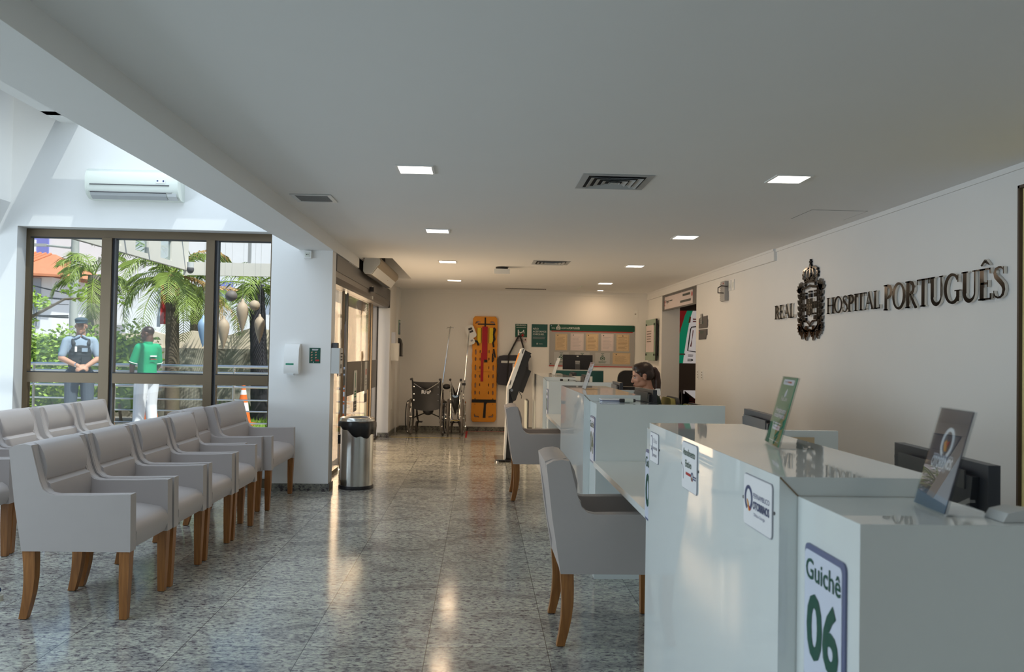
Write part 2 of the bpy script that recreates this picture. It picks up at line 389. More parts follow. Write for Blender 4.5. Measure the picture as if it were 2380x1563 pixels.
    def build(s, name, parent=None, smooth=True, ang=.7, loc=None):
        bm = s.bm
        if parent is not None:
            off = V((0, 0, 0)); q = parent
            while q: off += q.location; q = q.parent
            bmesh.ops.translate(bm, verts=bm.verts, vec=-off)
        elif loc is not None:
            bmesh.ops.translate(bm, verts=bm.verts, vec=-V(loc))
        bmesh.ops.recalc_face_normals(bm, faces=bm.faces) if False else None
        if smooth:
            for e in bm.edges:
                e.smooth = not (len(e.link_faces) != 2 or e.calc_face_angle(0) > ang)
            for f in bm.faces: f.smooth = True
        me = bpy.data.meshes.new(name); bm.to_mesh(me); bm.free()
        for m in s.mats: me.materials.append(m)
        o = bpy.data.objects.new(name, me); COL.objects.link(o)
        if parent is not None: o.parent = parent
        elif loc is not None: o.location = loc
        return o

def thing(name, label, cat, loc=(0, 0, 0), group=None):
    o = bpy.data.objects.new(name, None); COL.objects.link(o); o.location = loc; o.empty_display_size = .1
    return tag(o, label, cat, group)
def tag(o, label, cat, group=None):
    o['label'] = label; o['category'] = cat
    if group: o['group'] = group
    return o
def struct(o, label=None):
    o['kind'] = 'structure'
    if label: o['label'] = label
    return o
def copy_tree(o, parent=None):
    c = o.copy(); COL.objects.link(c)
    if parent is not None: c.parent = parent
    for ch in list(o.children): copy_tree(ch, c)
    return c
def duplicate(src, loc, rz=0., label=None, sc=None):
    kids = list(src.children)
    c = src.copy(); COL.objects.link(c)
    for ch in kids: copy_tree(ch, c)
    c.location = loc; c.rotation_euler = (0, 0, rz)
    if label: c['label'] = label
    return c
# ================================================================ the room
ZC = 2.469          # ceiling
XR = 2.955          # right wall
YB = 14.5           # back wall
def st(name, *boxes, m='wall', bev=0.):
    b = MB()
    for q in boxes: b.box(m, *q, bev=bev)
    return struct(b.build(name, smooth=False))
st('floor', (-6.8, 3.3, -5, 8.35, -.12, 0), (-1.66, 3.3, 8.35, 14.7, -.12, 0), (3.3, 6.2, 9, 17, -.12, 0), (3.3, 4.6, 3.0, 5.2, -.12, 0), m='floor')
st('ceiling', (-1.46, 3.3, -5, 9.76, ZC, ZC+.13), (-1.46, -1.43, 9.76, 12.45, ZC, ZC+.13), (-1.06, 3.3, 9.76, 12.45, ZC, ZC+.13), (-1.46, 3.3, 12.45, 14.7, ZC, ZC+.13), m='ceil')
b = MB()   # hole in the ceiling where the air curtain is tucked up
b.box('ceil', -1.46, -1.03, 9.73, 9.76, ZC+.131, 2.86); b.box('ceil', -1.46, -1.03, 12.45, 12.48, ZC+.131, 2.86)
b.box('hole', -1.49, -1.46, 9.73, 12.48, ZC+.131, 2.86); b.box('ceil', -1.06, -1.03, 9.76, 12.45, ZC+.131, 2.86); b.box('ceil', -1.49, -1.03, 9.73, 12.48, 2.86, 2.9)
struct(b.build('ceiling_recess', smooth=False))
# long beam at the edge of the low ceiling
st('trim_1', (-1.782, -1.45, -5, 8.1, 2.345, 2.6), (-1.782, -1.45, 8.1, 9.77, 2.345, 2.6), (-1.782, -1.45, 12.43, 14.5, 2.345, 2.6), m='wall')
st('wall_loft', (-1.78, -1.6, -5, 8.1, 2.6, 3.62), m='wall')
# right wall with the doorway to the ambulance mural and the doorway at the frame edge
st('wall_right', (XR, 3.25, 4.44, 11.24, 0, ZC), (XR, 3.25, 11.24, 13.4, 2.35, ZC), (XR, 3.25, 13.4, 14.7, 0, ZC), (XR, 3.25, -5, 3.3, 0, ZC), (XR, 3.25, 3.3, 4.44, 2.35, ZC))
st('trim_2', (XR-.028, XR, 8.17, YB, 2.35, ZC), (-1.45, XR-.028, YB-.028, YB, 2.40, ZC))
st('trim_3', (XR-.012, XR, -5, 8.17, 2.438, ZC), (XR-.037, XR-.028, 8.17, YB-.03, 2.445, ZC), (-1.45, XR-.04, YB-.037, YB-.028, 2.445, ZC))
st('wall_back', (-1.8, 3.3, YB, 14.7, 0, ZC))
st('wall_front', (-6.8, 3.3, -5.2, -5, 0, 4.2))
# left end wall of the corridor beyond the sliding door
st('wall_left', (-1.8, -1.451, 13.2, 14.1, 0, 2.345), (-1.8, -1.41, 14.1, 14.5, 0, ZC))
# pillar between the window and the sliding door
st('wall_pillar', (-2.05, -1.46, 8.1, 8.3, 0, 2.345), (-2.05, -1.785, 8.1, 8.3, 2.345, 2.6))
# window wall with the air conditioner; its top edge slopes under the skylight
b = MB()
f = facing_us(0, 0, 8.1)
b.poly('wall', f, [(-6.8, 0), (-4.48, 0), (-4.48, 2.52), (-2.05, 2.515), (-2.05, 2.6), (-1.6, 2.6), (-1.6, 3.53), (-4.08, 3.53), (-4.20, 3.58), (-4.50, 3.84), (-4.6, 3.93), (-6.8, 3.93)], -.22, 0)
struct(b.build('wall_window', smooth=False))
# left: upper wall hanging over the waiting area, low lean-to soffit behind it
b = MB()
fl = Fr((0, -5, 0), (1, 0, 0), (0, 0, 1))
b.poly('wall', fl, [(-4.55, 2.745), (-4.55, 3.95), (-4.75, 3.95), (-4.75, 2.42), (-4.66, 2.50)], -13.1, 0)
struct(b.build('wall_upper_left', smooth=False))
st('ceiling_lean_to', (-6.8, -4.66, -5, 8.1, 2.42, 2.55), m='ceil')
st('wall_far_left', (-6.8, -6.6, -5, -3.7, 0, 2.42), (-6.8, -6.6, 7.2, 8.1, 0, 2.42), (-6.8, -6.6, -3.7, 7.2, 2.2, 2.42))
# atrium roof with glazed openings
st('ceiling_atrium', (-4.1, -1.6, -5, .4, 3.53, 3.68), (-4.1, -1.6, 4.6, 5.0, 3.53, 3.68), (-4.1, -3.92, .4, 8.1, 3.53, 3.66), (-2.0, -1.6, .4, 8.1, 3.53, 3.68), (-4.75, -4.1, -5, .4, 3.9, 4.0), (-4.2, -4.1, -5, .4, 3.53, 4.0), (-4.1, -1.6, 7.72, 7.84, 3.53, 3.60), m='wall')
b = MB()
b.box('sky_glass', -3.92, -2.0, .4, 4.6, 3.62, 3.628); b.box('sky_glass', -3.92, -2.0, 5.0, 8.1, 3.62, 3.628)
b.poly('sky_glass', Fr((0, .4, 0), (1, 0, 0), (0, 0, 1)), [(-4.56, 3.93), (-4.1, 3.56), (-4.1, 3.568), (-4.55, 3.94)], -7.7, 0)
w2 = struct(b.build('window_2', smooth=False), 'roof glazing over the waiting area')
b = MB()
for y in (1.5, 2.6, 3.7, 6.0, 7.0): b.box('white', -3.92, -2.0, y-.02, y+.02, 3.57, 3.62)
for y in (1.5, 3.0, 4.5, 6.0, 7.5): b.poly('white', Fr((0, y, 0), (1, 0, 0), (0, 0, 1)), [(-4.56, 3.90), (-4.12, 3.54), (-4.12, 3.575), (-4.56, 3.935)], -.04, 0)
b.build('glazing_bars', w2, smooth=False)
# skirting
b = MB()
b.box('stone', -2.05, -1.46, 8.084, 8.1, 0, .075); b.box('stone', -1.46, -1.446, 8.084, 8.3, 0, .075)
struct(b.build('baseboard_pillar', smooth=False))
st('baseboard_left', (-1.62, -1.45, 13.185, 13.2, 0, .075), (-1.45, -1.436, 13.185, 14.1, 0, .075), (-1.41, -1.396, 14.086, 14.5, 0, .075), m='stone')
st('baseboard_back', (-1.396, XR, YB-.015, YB, 0, .075), m='stone')
st('baseboard_right', (XR-.014, XR, 4.5, 11.24, 0, .075), (XR-.014, XR, 13.4, YB-.015, 0, .075), m='stone')
st('baseboard_window', (-6.58, -4.48, 8.085, 8.1, 0, .075), m='stone')
# ---- window 1: bronze frame, six panes
b = MB(); Y0, Y1 = 8.26, 8.33; fm = 'frame'
b.box(fm, -4.48, -2.05, Y0, Y1, 2.44, 2.515); b.box(fm, -4.48, -2.05, Y0, Y1, 0, .09)
b.box(fm, -4.48, -4.44, Y0, Y1, .09, 2.44); b.box(fm, -2.10, -2.05, Y0, Y1, .09, 2.44)
for x0, x1 in ((-3.742, -3.645), (-2.728, -2.645)):
    b.box(fm, x0, x1, Y0-.02, Y1, .09, 2.44); b.box('gasket', x1, x1+.012, Y0, Y1, .09, 2.44); b.box('dkgrey', x1+.012, x1+.03, Y0+.01, Y1, .09, 2.44)
for x0, x1 in ((-4.44, -3.742), (-3.615, -2.728), (-2.615, -2.10)): b.box(fm, x0, x1, Y0-.004, Y1, 1.01, 1.107); b.box('gasket', x0, x1, Y0, Y1-.01, 1.107, 1.117); b.box('gasket', x0, x1, Y0, Y1-.01, 2.43, 2.44)
win = struct(b.build('window_1', smooth=False), 'bronze framed window looking onto the entrance terrace')
for x0, x1 in ((-4.44, -3.742), (-3.615, -2.728), (-2.615, -2.10)):
    for z0, z1 in ((.09, 1.01), (1.117, 2.43)):
        p = MB(); p.box('winglass', x0, x1, 8.297, 8.303, z0, z1); p.build('pane', win, smooth=False)
# plaster sill band left of the window recess is part of the wall; clear glass at the far left of the waiting area
b = MB(); b.box('frame', -6.72, -6.66, -3.7, 7.2, 0, .08); b.box('frame', -6.72, -6.66, -3.7, 7.2, 2.12, 2.2)
for y in (-3.7, -2.2, -.6, 1.0, 2.4, 3.9, 5.4, 7.12): b.box('frame', -6.72, -6.66, y, y+.08, .08, 2.12)
w3 = struct(b.build('window_3', smooth=False)); p = MB(); p.box('winglass', -6.70, -6.694, -3.62, 7.12, .08, 2.12); p.build('pane', w3, smooth=False)
# ---- sliding entrance door (door_1): operator box, leaves with grey film, sign plates
b = MB()
hd = [(-1.64, 2.055), (-1.50, 2.055), (-1.475, 2.075), (-1.462, 2.11), (-1.462, 2.335), (-1.64, 2.335)]
b.poly('greyheader', Fr((0, 8.32, 0), (1, 0, 0), (0, 0, 1)), hd, -4.88, 0)
b.box('dkgrey', -1.4625, -1.455, 8.32, 13.195, 2.17, 2.335)
door = struct(b.build('door_1', smooth=False), 'sliding glass entrance door under a grey operator box')
def leaf(y0, y1, post=None, film=True, mt='doorglass', x=-1.60):
    p = MB(); p.box(mt, x-.004, x+.004, y0, y1, .05, 2.055); o = p.build('glass_leaf', door, smooth=False)
    if film:
        p = MB(); p.box('film', x+.0045, x+.007, y0, y1, .82, 1.235); p.build('film_band', o, smooth=False)
    return o
leaf(8.36, 9.55, film=False, x=-1.605); lfA = leaf(9.95, 11.12); lfB = leaf(11.14, 11.85); leaf(12.2, 12.8, x=-1.605)
b = MB()
for y0, y1, m_ in ((9.58, 9.68, 'frame'), (9.90, 9.95, 'gasket'), (11.85, 12.02, 'frame'), (12.12, 12.2, 'frame'), (12.80, 12.85, 'gasket')): b.box(m_, -1.61, -1.592, y0, y1, .01, 2.055)
b.box('frame', -1.615, -1.585, 9.95, 11.85, .01, .05); b.box('frame', -1.65, -1.61, 8.32, 9.56, .0, .05); b.box('frame', -1.65, -1.61, 12.2, 13.18, .0, .03)
b.build('door_frame', door, smooth=False)
for y, o in ((11.08, lfA), (11.18, lfB)):
    p = MB(); p.lathe('frame', [(.001, 0), (.035, .004), (.035, .012), (.001, .016)], (-1.592, y, 1.30), 16, ((0, .5, 0), (0, 0, 1.9), (1, 0, 0))); p.build('pull', o)
p_ = MB()
fr = Fr((-1.592, 10.46, .60), (0, 1, 0), (0, 0, 1))
p_.rect('ltgrey', fr, 0, .24, .13, .52, 0, .006, rad=.012); p_.rect('dkgrey', fr, 0, .24, 0, .13, 0, .007); p_.bars('green2', fr, .05, .19, .17, .27, 3, .0075, .6, .1); p_.ribbon('green2', fr, [(.12, .30), (.12, .49)], .035, .006, .0072); p_.bars('ltgrey', fr, .04, .2, .03, .1, 2, .0078, .3, .2)
p_.build('sign_plate', lfA, smooth=False)
p_ = MB()
fr = Fr((-1.592, 11.42, .66), (0, 1, 0), (0, 0, 1))
p_.rect('ltgrey', fr, 0, .22, .12, .56, 0, .006, rad=.012); p_.rect('dkgrey', fr, 0, .22, 0, .12, 0, .007); p_.rect('red', fr, .07, .15, .38, .46, .006, .0072); p_.bars('inkgrey', fr, .05, .18, .22, .34, 3, .0075, .4, .2)
p_.build('sign_plate', lfB, smooth=False)
p_ = MB(); p_.box('black', -1.455, -1.40, 10.75, 10.95, 2.14, 2.20, bev=.008); p_.box('ltgrey', -1.4545, -1.452, 10.98, 11.10, 2.19, 2.23); p_.box('ltgrey', -1.4545, -1.452, 10.98, 11.10, 2.06, 2.10)
p_.build('motion_sensor', door)
p_ = MB(); p_.box('gasket', -1.66, -1.458, 13.185, 13.199, 2.06, 2.30, bev=.004); p_.build('end_cap', door, smooth=False)
p_ = MB(); p_.box('ltgrey', -1.60, -1.46, 9.1, 9.72, 2.3355, 2.3445); p_.build('cable_duct', door, smooth=False)

# ---- doorway at the right frame edge, warm slatted screen behind it
b = MB(); b.box('brownpanel', XR-.002, 2.972, 4.425, 4.4405, 0, 2.35); b.box('brownpanel', XR-.002, 2.972, 3.3, 4.44, 2.335, 2.3505)
struct(b.build('door_2', smooth=False), 'doorway lining at the right end of the logo wall')
b = MB()
for k in range(14): b.box('curtain', 2.973, 2.995, 3.31+k*.08, 3.385+k*.08, .01, 2.333, bev=.003)
b.build('door_leaf', [o for o in COL.objects if o.name == 'door_2'][0], smooth=False)
st('wall_side_room', (4.4, 4.5, 3.0, 5.3, 0, ZC), (3.25, 4.5, 5.2, 5.3, 0, ZC), (3.25, 4.5, 2.9, 3.0, 0, ZC))
st('ceiling_side_room', (3.25, 4.5, 2.9, 5.3, ZC, ZC+.1), m='ceil')
# ---- room with the mural behind the doorway
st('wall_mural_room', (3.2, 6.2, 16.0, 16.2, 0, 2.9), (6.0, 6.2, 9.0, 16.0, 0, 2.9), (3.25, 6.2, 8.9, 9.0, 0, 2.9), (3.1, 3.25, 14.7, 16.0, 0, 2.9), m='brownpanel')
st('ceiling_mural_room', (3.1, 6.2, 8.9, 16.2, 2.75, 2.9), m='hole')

st('trim_4', (-1.66, -1.50, 8.3, 13.2, 2.335, 2.9), m='dkgrey')  # added filler closing the sky gap, dark grey stands for the shaded cavity
# ---- ceiling lamps
def lamp(x, y, s, label):
    t = thing('ceiling_light', label, 'light', (x, y, ZC), 'recessed ceiling lights')
    b = MB(); h = s/2
    for q in ((-h, h, -h, -h+.014), (-h, h, h-.014, h), (-h, -h+.014, -h+.014, h-.014), (h-.014, h, -h+.014, h-.014)): b.box('white', x+q[0], x+q[1], y+q[2], y+q[3], ZC-.006, ZC-.0005)
    b.build('frame', t, smooth=False)
    b = MB(); b.box('lampglow', x-h+.014, x+h-.014, y-h+.014, y+h-.014, ZC-.003, ZC-.0006); b.build('diffuser', t, smooth=False)
    return t
M['lampglow'] = mat('lamp_diffuser', (.9, .9, .9), .5, emit=(1, .93, .84), es=6, var=.01)
for x, y, l in ((-.41, 4.95, 'nearest square ceiling light in the left row, by the edge beam'), (-.41, 7.45, 'second square ceiling light from the front in the left row'), (-.42, 9.99, 'third square ceiling light from the front in the left row'), (-.42, 12.57, 'farthest square ceiling light in the left row'),
                (1.86, 4.95, 'nearest square ceiling light in the right row, in front of the logo wall'), (1.86, 7.5, 'second square ceiling light from the front in the right row'), (1.87, 10.04, 'third square ceiling light from the front in the right row'), (1.89, 12.57, 'fourth square ceiling light from the front in the right row')):
    lamp(x, y, .225, l)
for y, n_ in ((2.41, 'first'), (-.13, 'second'), (-2.67, 'third')):
    lamp(-.41, y, .225, n_+' square ceiling light behind the near edge of the view, left row'); lamp(1.86, y, .225, n_+' square ceiling light behind the near edge of the view, right row')
lamp(2.02, 13.98, .12, 'smallest ceiling light, right above the notice board end')
# ---- air outlets in the ceiling
def diffuser(x, y, s, label, n=4):
    t = thing('air_vent', label, 'air vent', (x, y, ZC), 'square ceiling air vents')
    b = MB(); h = s/2
    b.box('hole', x-h+.02, x+h-.02, y-h+.02, y+h-.02, ZC-.0015, ZC-.0005); b.build('duct_mouth', t, smooth=False)
    b = MB(); a = h
    for k in range(n+1):
        wd = .042 if k == 0 else .026
        z0, z1 = ZC-.004, ZC-.002
        i = a-wd; dz = .012 if k else 0.
        q0 = [V((x+sx*a, y+sy*a, ZC-.0035-(.010 if k else 0))) for sx, sy in ((-1, -1), (1, -1), (1, 1), (-1, 1))]
        q1 = [V((x+sx*i, y+sy*i, ZC-.004+(.0015 if k else 0))) for sx, sy in ((-1, -1), (1, -1), (1, 1), (-1, 1))]
        up = V((0, 0, .0018))
        vs = q0+q1+[v+up for v in q0+q1]
        fs = []
        for j in range(4):
            l = (j+1) % 4; fs += [(j, 4+j, 4+l, l), (8+j, 8+l, 12+l, 12+j), (j, l, 8+l, 8+j), (4+j, 12+j, 12+l, 4+l)]
        b.faces('grille', vs, fs)
        a = i-.016
    b.box('grille', x-max(a, .02), x+max(a, .02), y-max(a, .02), y+max(a, .02), ZC-.012, ZC-.008)
    b.build('louvre', t, smooth=False)
diffuser(.82, 5.165, .44, 'large square louvred air vent in the near ceiling, chipped plaster around it')
diffuser(.82, 9.86, .44, 'square louvred air vent farther down the hall ceiling')
b = MB(); t = thing('return_grille', 'small rectangular slot grille in the ceiling beside the edge beam', 'air vent', (-1.22, 5.98, ZC))
b.box('hole', -1.345, -1.095, 5.85, 6.10, ZC-.0015, ZC-.0005); b.build('duct_mouth', t, smooth=False)
b = MB()
for q in ((-1.365, -1.075, 5.83, 5.86), (-1.365, -1.075, 6.09, 6.12), (-1.365, -1.335, 5.86, 6.09), (-1.105, -1.075, 5.86, 6.09)): b.box('ltgrey', *q, ZC-.006, ZC-.001)
for k in range(9): b.box('grey', -1.335, -1.105, 5.868+k*.025, 5.874+k*.025, ZC-.006, ZC-.002)
b.build('slat', t, smooth=False)
b = MB()
for q in ((2.415, 2.835, 5.96, 5.964), (2.415, 2.835, 6.37, 6.374), (2.415, 2.419, 5.96, 6.37), (2.831, 2.835, 5.96, 6.37)): b.box('dkgrey', *q, ZC-.0012, ZC-.0003)
b.box('ceil', 2.42, 2.83, 5.965, 6.369, ZC-.0022, ZC-.0003); tag(b.build('access_panel', smooth=False), 'flush square ceiling access panel next to the logo wall', 'access panel')
b = MB(); b.box('hole', .4, 1.09, 13.9, 14.05, ZC-.002, ZC-.0005)
for k in range(24): b.box('grey', .41+k*.028, .42+k*.028, 13.9, 14.05, ZC-.005, ZC-.001)
tag(b.build('slot_vent', smooth=False), 'long narrow slot vent in the ceiling close to the back wall', 'air vent')
b = MB(); b.box('ceil', .16, 1.58, 13.08, 13.62, ZC-.004, ZC-.0005); b.box('dkgrey', .16, 1.58, 13.62, 13.628, ZC-.003, ZC-.0005); b.box('offwhite', 1.58, 1.60, 13.1, 13.66, ZC-.016, ZC-.0006)
tag(b.build('ceiling_hatch', smooth=False), 'sagging rectangular ceiling hatch near the back wall', 'hatch')
t = thing('ceiling_sensor', 'small white box hanging from the hall ceiling past the second vent', 'sensor', (.25, 10.5, ZC))
b = MB(); b.cyl('black', (.25, 10.5, ZC-.001), (.25, 10.5, ZC-.03), .08, .08, 20); b.build('mount', t)
b = MB(); b.box('white', .15, .35, 10.4, 10.6, ZC-.095, ZC-.03, bev=.012); b.build('housing', t)
# ---- air curtain above the door
t = thing('air_curtain', 'beige and white air curtain tilted out of the ceiling opening above the door', 'air curtain', (-1.25, 11.0, 2.45))
ac = [(.02, 0), (.10, -.005), (.165, .085), (.198, .12), (.208, .16), (.196, .195), (.165, .215), (.06, .22), (.02, .195), (0, .13), (0, .03)]
fa = Fr((-1.425, 9.98, 2.30), (1, 0, 0), (0, 0, 1))
b = MB(); b.poly('beigeplastic', fa, ac, -2.1, 0); b.build('housing', t, ang=.9)
for z0, z1 in ((0, .03), (-2.13, -2.1)): b = MB(); b.poly('white', fa, [(x*.97-.003, z*.98) for x, z in ac], z0, z1, bev=.006); b.build('end_cap', t)
b = MB(); b.poly('white', fa, [(.098, -.004), (.160, .082), (.164, .079), (.101, -.009)], -2.1, 0); b.box('gasket', -1.40, -1.34, 10.0, 12.06, 2.292, 2.3); b.box('red', -1.297, -1.288, 11.3, 11.36, 2.337, 2.348); b.build('outlet_slot', t, smooth=False)
# ================================================================ chairs
def prism_sections(b, m, secs):
    """loft through rectangular sections (cx, cy, z, hx, hy)"""
    vs = []
    for cx, cy, z, hx, hy in secs:
        vs += [V((cx-hx, cy-hy, z)), V((cx+hx, cy-hy, z)), V((cx+hx, cy+hy, z)), V((cx-hx, cy+hy, z))]
    n = len(secs); fs = [(0, 3, 2, 1), tuple(4*(n-1)+k for k in range(4))]
    for i in range(n-1):
        for k in range(4): fs.append((4*i+k, 4*i+(k+1) % 4, 4*i+4+(k+1) % 4, 4*i+4+k))
    b.faces(m, vs, fs)
def make_chair(w, label, group=None):
    t = thing('armchair', label, 'chair', (0, 0, 0), group)
    h = w/2; pt = .068
    side = [(-.257, .345), (-.300, .60), (-.332, .855), (-.300, .872), (-.255, .878), (-.224, .872), (-.203, .79), (-.178, .695), (-.162, .655), (-.135, .632), (-.10, .624), (.10, .626), (.272, .632), (.277, .345)]
    def fr(y): return Fr((0, y, 0), (1, 0, 0), (0, 0, 1))      # normal -Y
    for y in (-h+pt, h):
        b = MB(); b.poly('leather', fr(y), side, 0, pt, bev=.015, seg=3)
        for yy in ((y-pt+.010, y-.010)):
            o = .0016
            b.tube('seam', [(-.222, yy, .8735), (-.2025, yy, .79), (-.1775, yy, .696), (-.161, yy, .656), (-.134, yy, .6335), (-.10, yy, .6255), (.26, yy, .6325)], .0007, 4)
        b.build('arm_panel', t, ang=.9)
    # back: upper roll and lower pad with the tuck between them
    b = MB(); yb = h-pt+.001
    up = [(-.335, .862), (-.30, .66), (-.28, .50), (-.257, .40), (-.257, .352), (-.19, .352), (-.17, .40), (-.155, .52), (-.148, .62), (-.158, .672), (-.186, .690), (-.178, .712), (-.176, .76), (-.192, .82), (-.214, .864), (-.235, .878), (-.30, .874)]
    b.poly('leather', fr(yb), up, 0, 2*yb, bev=.010, seg=2)
    b.tube('seam', [(-.1855, -yb+.012, .691), (-.1855, yb-.012, .691)], .002, 5)
    b.build('backrest', t, ang=.75)
    b = MB(); se = [(-.17, .35), (.262, .35), (.277, .39), (.278, .43), (.268, .462), (.235, .485), (.12, .503), (-.05, .498), (-.17, .485)]
    b.poly('leather', fr(yb-.002), se, 0, 2*yb-.004, bev=.016, seg=3); b.build('seat', t, ang=.8)
    for s in (-1, 1):
        b = MB(); y = s*(h-.034)
        prism_sections(b, 'wood', [(.245, y, .346, .026, .026), (.243, y, .20, .0235, .0235), (.242, y, .004, .018, .018)]); b.box('gasket', .228, .256, y-.014, y+.014, 0, .004); b.build('leg', t, smooth=False)
        b = MB()
        prism_sections(b, 'wood', [(-.226, y, .346, .031, .026), (-.222, y, .28, .029, .0255), (-.220, y, .21, .027, .025), (-.226, y, .13, .024, .0235), (-.238, y, .06, .021, .0215), (-.251, y, .004, .019, .0195)]); b.box('gasket', -.264, -.238, y-.015, y+.015, 0, .004); b.build('leg', t, smooth=False)
    return t
GF = 'taupe armchairs of the front waiting row'; GR = 'taupe armchairs of the rear waiting row'; GC = 'taupe armchairs at the counter'
c0 = make_chair(.56, 'nearest armchair of the front waiting row, its whole left side panel facing the camera', GF)
c0.location = (-2.012, 4.50, 0)
FR = [(-2.008, 5.08, 'second armchair from the front in the waiting row nearer the walkway'), (-2.005, 5.67, 'third armchair from the front in the waiting row nearer the walkway'), (-2.0, 6.245, 'fourth armchair from the front in the waiting row nearer the walkway'), (-2.10, 6.815, 'fifth armchair in the front waiting row, set slightly back beside the extra wide chair')]
for x, y, l in FR: duplicate(c0, (x, y, 0), 0, l)
wide = make_chair(.90, 'extra wide taupe armchair at the end of the row, beside the white pillar', GF)
wide.location = (-2.03, 7.53, 0)
RR = [(-3.30, 5.25, 'rear row armchair at the left frame edge with only its right arm in view', 0), (-3.31, 5.82, 'rear row armchair behind the nearest front chair, backrest cut by the frame edge', 0), (-3.32, 6.42, 'rear row armchair third from the window end, its back below the left pane', 0), (-3.30, 7.03, 'rear row armchair second from the window end, left of the window mullion', 0), (-3.29, 7.62, 'last armchair of the rear row, right below the first window mullion', 0)]
for x, y, l, r in RR:
    o = duplicate(c0, (x, y, 0), r, l); o['group'] = GR
for x, y, l in ((.65, 4.15, 'taupe armchair tucked under the near customer desk, seen from behind'), (.575, 7.95, 'taupe armchair at the farther customer desk, beside the touch kiosk'), (.50, .62, 'armchair below the plaques, only its backrest top in the frame')):
    o = duplicate(c0, (x, y, 0), 0, l); o['group'] = GC

# ================================================================ reception counters
def number_plate(par, x, y0, y1, z0, z1, num):
    b = MB(); fr = Fr((x, y1, z0), (0, -1, 0), (0, 0, 1)); w = y1-y0; h = z1-z0
    b.rect('slate', fr, 0, w, 0, h, 0, .004, rad=.016); b.rect('plate', fr, .004, w-.012, .010, h-.012, .003, .0055, rad=.012)
    b.text('green', fr, 'Guichê', w*.49, h*.76, .058*w/.19, .0062, align='CENTER', bold=.012)
    b.text('green', fr, num, w*.49, h*.22, .175*w/.19, .0062, align='CENTER', sx=.86, bold=.03)
    b.build('number_plate', par, smooth=False)
def crest_small(b, m, fr, cx, cy, s, z=.001):
    b.ring(m, fr, cx, cy, .30*s, .40*s, .09*s, 0, z); b.rect(m, fr, cx-.12*s, cx+.12*s, cy-.16*s, cy+.16*s, 0, z)
    b.ribbon(m, fr, [(cx-.30*s, cy+.30*s), (cx-.46*s, cy), (cx-.34*s, cy-.42*s)], .12*s, 0, z); b.ribbon(m, fr, [(cx+.30*s, cy+.30*s), (cx+.46*s, cy), (cx+.34*s, cy-.42*s)], .12*s, 0, z)
    b.ring(m, fr, cx, cy+.55*s, .17*s, .13*s, .08*s, 0, z, seg=14); b.disc(m, fr, cx, cy+.74*s, .05*s, 0, z, 8)
def logo_ring(b, fr, cx, cy, r, m='navy'):
    b.ring(m, fr, cx, cy, r, r*1.12, r*.34, 0, .0012, t0=-PI*.36, t1=PI*1.36, seg=28)
    b.poly('orangeprint', fr, [(cx-r*.45, cy-r*.15), (cx-r*.1, cy-r*.35), (cx+r*.45, cy-r*1.25), (cx+.05*r, cy-r*1.25)], 0, .0014); b.poly('red', fr, [(cx+r*.1, cy-r*.75), (cx+r*.5, cy-r*1.2), (cx+r*.75, cy-r*1.0)], 0, .0016)
TZ = 1.113
def make_counter(x0, ya, yb, na, nb, lab, yna, ynb):
    """white waterfall counter ya..yb, numbered end blocks yna..ya and yb..ynb"""
    t = thing('reception_counter', lab, 'counter', (x0+.4, (ya+yb)/2, 0), 'white reception counters')
    th = .043; d = .37
    b = MB()   # front panel, mitred at the top
    b.poly('lacquer', Fr((0, ya, 0), (1, 0, 0), (0, 0, 1)), [(x0, 0), (x0+th, 0), (x0+th, TZ-th), (x0, TZ)], -(yb-ya), 0, bev=.0025, seg=1); b.build('front_panel', t, smooth=False)
    b = MB(); b.poly('lacquer', Fr((0, ya, 0), (1, 0, 0), (0, 0, 1)), [(x0+.001, TZ), (x0+th+.001, TZ-th), (x0+d, TZ-th), (x0+d, TZ)], -(yb-ya), 0, bev=.0025, seg=1); b.build('top_panel', t, smooth=False)
    for y in (ya-.0008, yb+.0008): b = MB(); b.ribbon('edge', Fr((0, y, 0), (1, 0, 0), (0, 0, 1)), [(x0+.001, TZ-.001), (x0+th, TZ-th), (x0+d, TZ-th)], .0035, -.001, .001); b.build('glue_line', t, smooth=False)
    bz = TZ-th+.0015
    for y0, y1, num, s in ((yna, ya-.0015, na, -1), (yb+.0015, ynb, nb, 1)):
        b = MB(); bx = x0+th-.002
        b.box('lacquer', bx, x0+d-.01, y0, y1, 0, bz, bev=.0025, seg=1); blk = b.build('end_block', t, smooth=False)
        yy = (y0, y0+.035) if s < 0 else (y1-.035, y1)
        b = MB(); b.box('lacquer', x0+d-.01, x0+.84, *yy, 0, bz, bev=.0025, seg=1); b.build('divider_panel', t, smooth=False)
        number_plate(blk, bx-.0005, y0+.05, y0+.245, .695, .985, num)
    b = MB(); b.box('lacquer_in', x0+d-.02, x0+.84, ya-.26, yb+.22, .69, .72, bev=.002, seg=1); b.box('lacquer_in', x0+d-.02, x0+d, ya, yb, 0, TZ-th); b.build('staff_worktop', t, smooth=False)
    return t
U1 = make_counter(.663, 1.80, 3.20, '06', '05', 'nearest white reception counter, three small plaques on its front', 1.50, 3.445)
U2 = make_counter(.678, 5.36, 6.88, '04', '03', 'middle white reception counter with the plate of desk 04', 5.06, 7.14)
U3 = make_counter(.707, 9.25, 11.10, '02', '01', 'farthest white reception counter, nearest to the touch kiosk', 8.97, 11.38)
